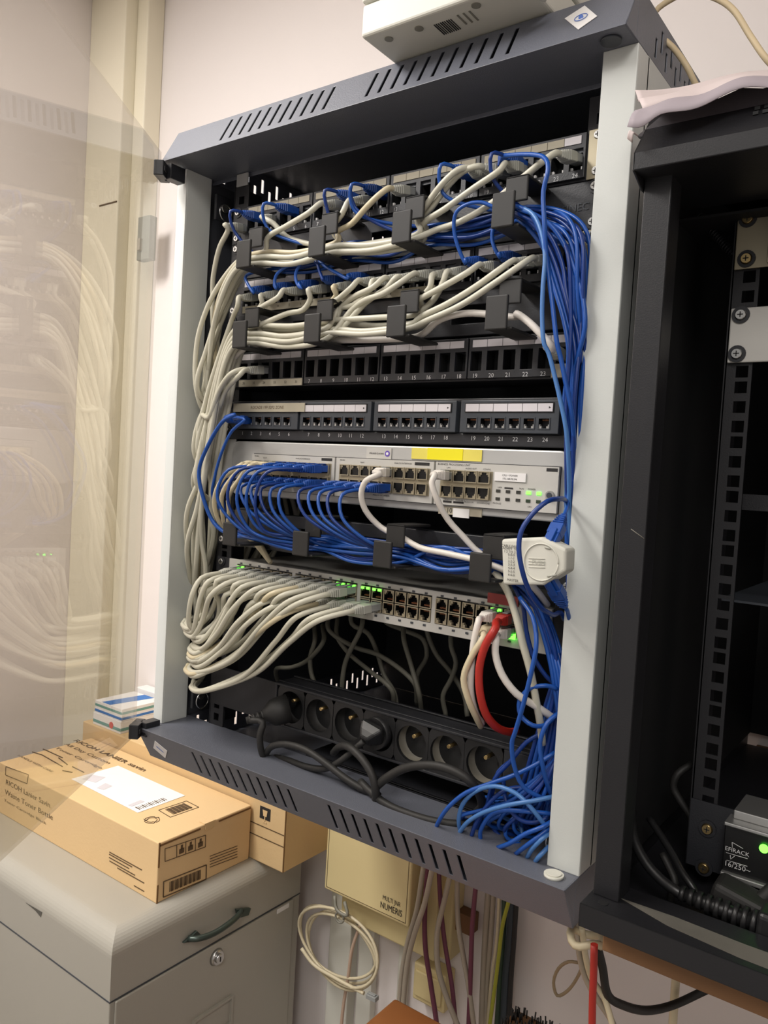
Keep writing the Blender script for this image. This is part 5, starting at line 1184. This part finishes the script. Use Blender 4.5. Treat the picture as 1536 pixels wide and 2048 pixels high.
# carton 2 behind
c2b = WZ(550, 1755, ZT); X1 = c2b.x; Y0 = y1 + .004; Y1 = 1.12
tl = W(166, 1442, Y0); h2 = tl.z - cz
k2 = carton('carton', 'larger brown carton with fragile glass mark, behind under the rack', tl.x, X1, Y0, Y1, cz, h2, CARD2)
def F2(x, y): return W(*PX('c', x, y), Y0 - .0006)
q = MB(); a, b = F2(1332, 668), F2(1382, 752); q.box((a.x, Y0 - .0006, b.z), (b.x, Y0 + .0002, a.z), INK); fm = q.build('fragile_mark', k2)
q = MB(); cx_ = (a.x + b.x) / 2; q.prism([Vector((cx_ - .006, Y0 - .0008, a.z - .005)), Vector((cx_ + .006, Y0 - .0008, a.z - .005)), Vector((cx_ + .004, Y0 - .0008, a.z - .016)), Vector((cx_ - .004, Y0 - .0008, a.z - .016))], Y * .0001, CARD); q.box((cx_ - .001, Y0 - .0008, a.z - .026), (cx_ + .001, Y0 - .0006, a.z - .016), CARD); q.box((cx_ - .005, Y0 - .0008, a.z - .028), (cx_ + .005, Y0 - .0006, a.z - .025), CARD); q.build('glass_symbol', fm)
for yy in (742, 800):
    a = F2(1268, yy); q = MB(); q.box((a.x, Y0 - .0007, a.z - .0008), (X1 - .001, Y0 + .0002, a.z + .0006), INKB); q.build('seam_line', k2)
bx('edge_crease', (X1 - .001, Y0 - .0005, cz + .001), (X1 + .0005, Y0 + .0015, cz + h2), CUTC, k2)
# small boxes on carton 2
zb = cz + h2
def pbox(label, pxb, y_, w_, d_, h_, z_, stripes, grp='small medicine-like boxes'):
    c = W(*pxb, y_); t = thing('small_box', label, 'box', (c.x + w_ / 2, y_ + d_ / 2, z_), 'small white and blue boxes')
    bx('box_body', (c.x, y_, z_), (c.x + w_, y_ + d_, z_ + h_), WLAB, t, .0008)
    for (f0, f1, mm) in stripes:
        q = MB(); q.box((c.x + .0005, y_ - .0004, z_ + h_ * f0), (c.x + w_ - .0005, y_ + .001, z_ + h_ * f1), mm); q.box((c.x + w_ - .001, y_ + .0005, z_ + h_ * f0), (c.x + w_ + .0004, y_ + d_ - .0005, z_ + h_ * f1), mm); q.build('printed_band', t)
    return t, c
yb_ = Y0 + .02
W1 = WZ(182, 1432, zb - 1.5)
def sbox(label, x, y, z, w_, d_, h_, bands, topm=None):
    t = thing('small_box', label, 'box', (x + w_ / 2, y + d_ / 2, z), 'small white and blue boxes')
    bx('box_body', (x, y, z), (x + w_, y + d_, z + h_), WLAB, t, .0008)
    for f0, f1, mm in bands:
        q = MB(); q.box((x + .001, y - .0004, z + h_ * f0), (x + w_ * .999, y + .001, z + h_ * f1), mm); q.box((x + w_ - .001, y + .001, z + h_ * f0), (x + w_ + .0004, y + d_ - .001, z + h_ * f1), mm); q.build('printed_band', t)
    if topm:
        q = MB(); q.prism([Vector((x + w_ * .25, y + .001, z + h_ + .0002)), Vector((x + w_ * .55, y + .001, z + h_ + .0002)), Vector((x + w_ * .75, y + d_ - .001, z + h_ + .0002)), Vector((x + w_ * .4, y + d_ - .001, z + h_ + .0002))], ZZ * .0002, topm); q.build('printed_band', t)
    return t
xa_, xb_ = W(186, 1440, Y0 + .006).x, W(241, 1455, Y0 + .006).x; w0 = xb_ - xa_
sb = sbox('small white box with green stripe, bottom of the pair on the back carton', xa_, Y0 + .006, zb, w0, .105, .026, [(.2, .45, TEAL)])
q = MB(); q.cyl(Vector((xa_ + w0 * .68, Y0 + .0058, zb + .012)), Vector((xa_ + w0 * .68, Y0 + .005, zb + .012)), .007, mat('red_dot', S(206, 84, 66), .6), 16); q.build('red_mark', sb, 'round red mark')
sbox('small white box with blue stripes, on top of the pair on the back carton', xa_ + .002, Y0 + .008, zb + .0262, w0 - .002, .100, .026, [(.1, .3, BLUP), (.55, .75, TEAL)], BLUP)
c_ = W(272, 1374, Y0 + .12); d_ = W(312, 1400, Y0 + .12)
sbox('white and blue box standing behind the stacked pair on the back carton', c_.x, Y0 + .12, zb, d_.x - c_.x + .04, .03, c_.z - zb, [(.40, .80, BLUP)])

# ================================================================== BELOW THE RACK
t = thing('junction_box', 'cream wall box with printed cover, below the middle of the grey rack', 'junction box', V(-.75, 1.10, -.774))
a = W(649, 1776, 1.06); b = W(818, 1854, 1.06)
q = MB(); q.box((a.x, 1.058, a.z), (b.x, 1.098, a.z + .17), BEIGE); cv = q.build('cover', t, bevel=.004, seg=3)
ab = W(697, 1842, 1.098); bb = W(868, 1925, 1.098)
q = MB(); q.box((a.x + .01, 1.098, bb.z), (bb.x, WY, a.z + .19), BEIGE); q.build('base', t, bevel=.003)
q = MB(); x_a, x_b, z_a, z_b = a.x + .006, b.x - .006, a.z + .006, a.z + .16
P = [Vector((x, 1.0578, z)) for x, z in ((x_a, z_a), (x_b, z_a), (x_b, z_b), (x_a, z_b), (x_a, z_a))]
for i in range(4): q.tube([P[i], P[i].lerp(P[i + 1], .5), P[i + 1]], .0005, INKB, 4)
q.build('cover_groove', cv)
text(t, 'MULTI JNR', W(*PX('u', 570, 518), 1.0572), X, ZZ, .008, INK, 'cover_lettering', width=.036)
text(t, 'NUMERIS', W(*PX('u', 568, 560), 1.0572), X, ZZ, .011, INK, 'cover_lettering', width=.044)
t = thing('wall_socket_box', 'small cream socket box on the wall below the junction box', 'junction box', V(-.66, 1.13, -.95))
a = Z('u', 700, 800, 1.125); b = Z('u', 855, 1000, 1.125)
bx('socket_body', (a.x, 1.118, b.z - .03), (b.x, WY, b.z + .035), BEIGE, t, .003); bx('socket_cover', (a.x + .006, 1.114, b.z - .02), (b.x - .006, 1.118, b.z + .025), BEIGE, t, .002)
# side box right of junction
t = thing('terminal_box', 'cream side box right of the printed junction box behind the hanging cables', 'junction box', V(-.6, 1.13, -.80))
a = Z('u', 770, 330, 1.12); b = Z('u', 880, 820, 1.12); bx('box_body', (a.x, 1.112, b.z), (b.x, WY, a.z), BEIGE, t, .003)
a = Z('u', 882, 560, 1.125); b = Z('u', 975, 700, 1.125); bx('brown_plate', (a.x + .001, 1.125, b.z), (b.x, WY, a.z), BOARD, t, .001)
# white trunkings
for lb, xa, xb, yd in (('wide white vertical trunking on the wall below the junction box', 240, 350, 1.125), ('narrow white vertical trunking right of the wide one', 395, 470, 1.132), ('slim white conduit under the junction box right part', 600, 640, 1.135)):
    a = Z('u', xa, 900, yd); b = Z('u', xb, 900, yd)
    t = thing('wall_trunking', lb, 'trunking', (a.x, yd, .2), 'white trunkings on the wall'); bx('trunking', (a.x, yd, .1), (b.x, WY, V(0, 0, -.72).z), PRN, t, .002)
# hanging cables
hc = [('grey cable hanging left of the pair below the rack', [('u', 745, 380), ('u', 700, 560), ('u', 655, 720), ('u', 625, 880), ('u', 610, 1050), ('u', 600, 1200)], .0042, GCAB, 1.06),
      ('grey cable crossing the printed box edge below the rack', [('u', 800, 370), ('u', 740, 530), ('u', 690, 680), ('u', 655, 820), ('u', 635, 1000), ('u', 625, 1200)], .0045, GCAB, 1.05),
      ('plum cable hanging straight beside the printed box', [('u', 765, 370), ('u', 742, 560), ('u', 745, 760), ('u', 770, 930), ('u', 800, 1130), ('u', 810, 1250)], .0042, PURC, 1.075),
      ('plum cable slanting right below the rack', [('u', 808, 370), ('u', 825, 560), ('u', 845, 740), ('u', 880, 950), ('u', 900, 1150)], .0038, PURC, 1.085),
      ('grey cable bowing left in front of the side box', [('u', 890, 400), ('u', 840, 520), ('u', 805, 680), ('u', 810, 860), ('u', 850, 1000), ('u', 920, 1180)], .0045, GCAB, 1.07),
      ('grey cable hanging right of the bowed one', [('u', 905, 430), ('u', 910, 600), ('u', 935, 780), ('u', 965, 950), ('u', 995, 1180)], .0042, GCAB, 1.09),
      ('plum cable hanging alone by the brown plate', [('u', 1006, 460), ('u', 985, 640), ('u', 978, 820), ('u', 972, 1000), ('u', 965, 1180)], .0040, PURC, 1.09),
      ('pale grey cable beside the flat grey ones', [('u', 1062, 480), ('u', 1050, 700), ('u', 1040, 900), ('u', 1030, 1180)], .0048, GCAB, 1.11),
      ('second pale cable left of the green wires', [('u', 1085, 490), ('u', 1078, 700), ('u', 1060, 900), ('u', 1045, 1180)], .0048, GCAB, 1.115),
      ('thin cream cable left of the green wires', [('u', 1115, 500), ('u', 1112, 700), ('u', 1085, 900), ('u', 1060, 1180)], .0030, WCAB2, 1.115),
      ('yellow-green earth wire curving beside the black cables', [('u', 1190, 530), ('u', 1140, 640), ('u', 1120, 800), ('u', 1100, 960), ('u', 1070, 1180)], .0032, YGRN, 1.10),
      ('dark green cable in the thick strand below the rack', [('u', 1140, 500), ('u', 1145, 700), ('u', 1130, 900), ('u', 1110, 1180)], .0050, mat('dark_green_cable', S(52, 72, 56), .5), 1.12),
      ('black cable nearest the right in the thick strand', [('u', 1200, 540), ('u', 1195, 700), ('u', 1180, 900), ('u', 1165, 1180)], .0055, RUBM, 1.12),
      ('dark blue-grey cable in the middle of the thick strand', [('u', 1175, 540), ('u', 1172, 700), ('u', 1155, 900), ('u', 1140, 1180)], .0055, mat('dark_slate_cable', S(48, 58, 66), .5), 1.115)]
for lb, fr, rr, mm, yd in hc:
    P = [Z(z_, a, b, yd) for z_, a, b in fr]; P[0] = P[0] + ZZ * .04; P.insert(0, P[0] + ZZ * .06 + Y * (1.10 - yd))
    cable(lb, P, rr, mm, 'cables hanging below the rack', name='hanging_cable')
# coil of cream cable with plug
t = thing('coiled_cable', 'coil of cream network cable hanging under the printed junction box', 'cable', Z('u', 290, 900, 1.06))
cc = Z('u', 290, 730, 1.06); q = MB()
for i, (rx, rz, ox, oz) in enumerate(((1, 1, 0, 0), (.90, .97, .006, -.006), (.98, .90, -.004, .006), (.86, .93, .010, .0))):
    c0 = Z('u', 290, 745, 1.055 + .008 * i) + Vector((ox, 0, oz)); ax = (Z('u', 480, 745, 1.06) - Z('u', 100, 745, 1.06)).length / 2; az = (Z('u', 290, 560, 1.06) - Z('u', 290, 925, 1.06)).length / 2
    P = [c0 + Vector((math.cos(a / 40 * 6.2832) * ax * rx, 0.005 * math.sin(a / 40 * 6.2832 * 2 + i), math.sin(a / 40 * 6.2832) * az * rz)) for a in range(10, 51)]
    q.tube(P, .0027, WCAB2, 7)
q.build('coil', t)
q = MB(); q.tube(spline([Z('u', 110, 760, 1.05), Z('u', 170, 840, 1.05), Z('u', 280, 910, 1.05), Z('u', 400, 975, 1.052), Z('u', 430, 990, 1.052)]), .0032, WCAB2, 7); q.build('free_end', t)
rj45(t, Z('u', 480, 1012, 1.052), (Z('u', 480, 1012, 1.052) - Z('u', 400, 975, 1.052)), ZZ, CLEAR, CLEAR, boot=False)
q = MB(); P = [Z('u', 305, 602, 1.05) + Vector((math.cos(a / 16 * 6.2832) * .009, 0, math.sin(a / 16 * 6.2832) * .009)) for a in range(17)]; q.tube(P, .0018, DCAB, 6); q.tube(spline([Z('u', 280, 490, 1.055), Z('u', 290, 560, 1.05), Z('u', 345, 590, 1.05), Z('u', 330, 520, 1.055)]), .003, DCAB, 6); q.build('tie_wire', t)
cable('thin tan cable running down through the cream coil', [Z('u', 410, 640, 1.075), Z('u', 370, 760, 1.07), Z('u', 350, 900, 1.07), Z('u', 325, 1050, 1.07), Z('u', 310, 1200, 1.07)], .0030, mat('tan_cable', S(186, 160, 140), .5), None, name='hanging_cable')
# wooden table corner
p = WZ(790, 1995, -.80)
t = thing('wooden_table', 'orange-brown wooden table corner at the bottom of the picture', 'table', (p.x + .2, p.y - .2, 0))
bx('tabletop', (p.x, p.y - .42, p.z - .022), (p.x + .40, p.y, p.z), WOOD, t, .004)
for dx, dy in ((.03, -.03), (.37, -.03), (.03, -.39), (.37, -.39)): bx('leg', (p.x + dx - .015, p.y + dy - .015, 0), (p.x + dx + .015, p.y + dy + .015, p.z - .022), WOOD, t, .002)
# under the right rack
uc = [('red cable hanging straight below the black rack corner', [('r', 312, 1370, .62), ('r', 308, 1550, .62), ('r', 300, 1750, .62), ('r', 296, 2000, .62)], .0032, REDD),
      ('black cable sagging in a long bow below the black rack', [('r', 330, 1370, .68), ('r', 370, 1530, .69), ('r', 410, 1730, .70), ('r', 520, 1800, .72), ('r', 680, 1835, .75), ('r', 860, 1800, .78), ('r', 1060, 1710, .80), ('r', 1200, 1640, .80)], .0040, RUBM),
      ('thin cream cable dropping below the black rack right part', [('r', 890, 1580, .80), ('r', 880, 1700, .80), ('r', 870, 1850, .80), ('r', 860, 2000, .80)], .0042, WCAB2),
      ('pale cable curving from between the racks to the right', [('r', 190, 1200, .66), ('r', 200, 1380, .67), ('r', 250, 1600, .69), ('r', 330, 1750, .70), ('r', 430, 1900, .71), ('r', 470, 2000, .71)], .0030, GCAB),
      ('second pale cable between the racks, beside the first', [('r', 225, 1250, .66), ('r', 250, 1450, .67), ('r', 300, 1620, .69), ('r', 380, 1740, .70), ('r', 430, 1900, .70), ('r', 450, 2000, .70)], .0028, WCAB2),
      ('thin tan wire loop on the wall left of the red cable', [('r', 210, 1500, 1.0), ('r', 130, 1492, 1.0), ('r', 60, 1540, 1.0), ('r', 25, 1640, 1.0), ('r', 50, 1730, 1.0), ('r', 120, 1700, 1.0), ('r', 200, 1590, 1.0), ('r', 240, 1480, 1.0)], .0022, mat('tan_wire', S(160, 142, 112), .5))]
for lb, fr, rr, mm in uc: cable(lb, [Z(*f) for f in fr], rr, mm, 'cables below the right rack', name='hanging_cable')
t = thing('cable_tie', 'cream cable tie knot under the corner of the black rack', 'cable tie', Z('r', 250, 1380, .655))
c = Z('r', 255, 1330, .655); q = MB(); P = [c + Vector((math.cos(a / 16 * 6.2832) * .014, math.sin(a / 16 * 6.2832) * .012, .003 * math.sin(a))) for a in range(17)]; q.tube(P, .0035, WCAB2, 7); q.build('tie_loop', t)
t = thing('dark_brush', 'dark brown bristly brush end at the bottom right edge on the floor side', 'brush', V(-.42, .95, -.90))
c = Z('u', 1280, 1150, .95); q = MB(); q.obox(c - ZZ * .042, X, Y, ZZ, .035, .03, .03, BOARD)
for i in range(160):
    a = c + Vector((random.uniform(-.034, .034), random.uniform(-.03, .03), -.012)); q.tube([a, a + ZZ * .006, a + Vector((random.uniform(-.001, .001), 0, .010 + .003 * random.random()))], .0012, RUBM, 3)
q.build('bristles', t)
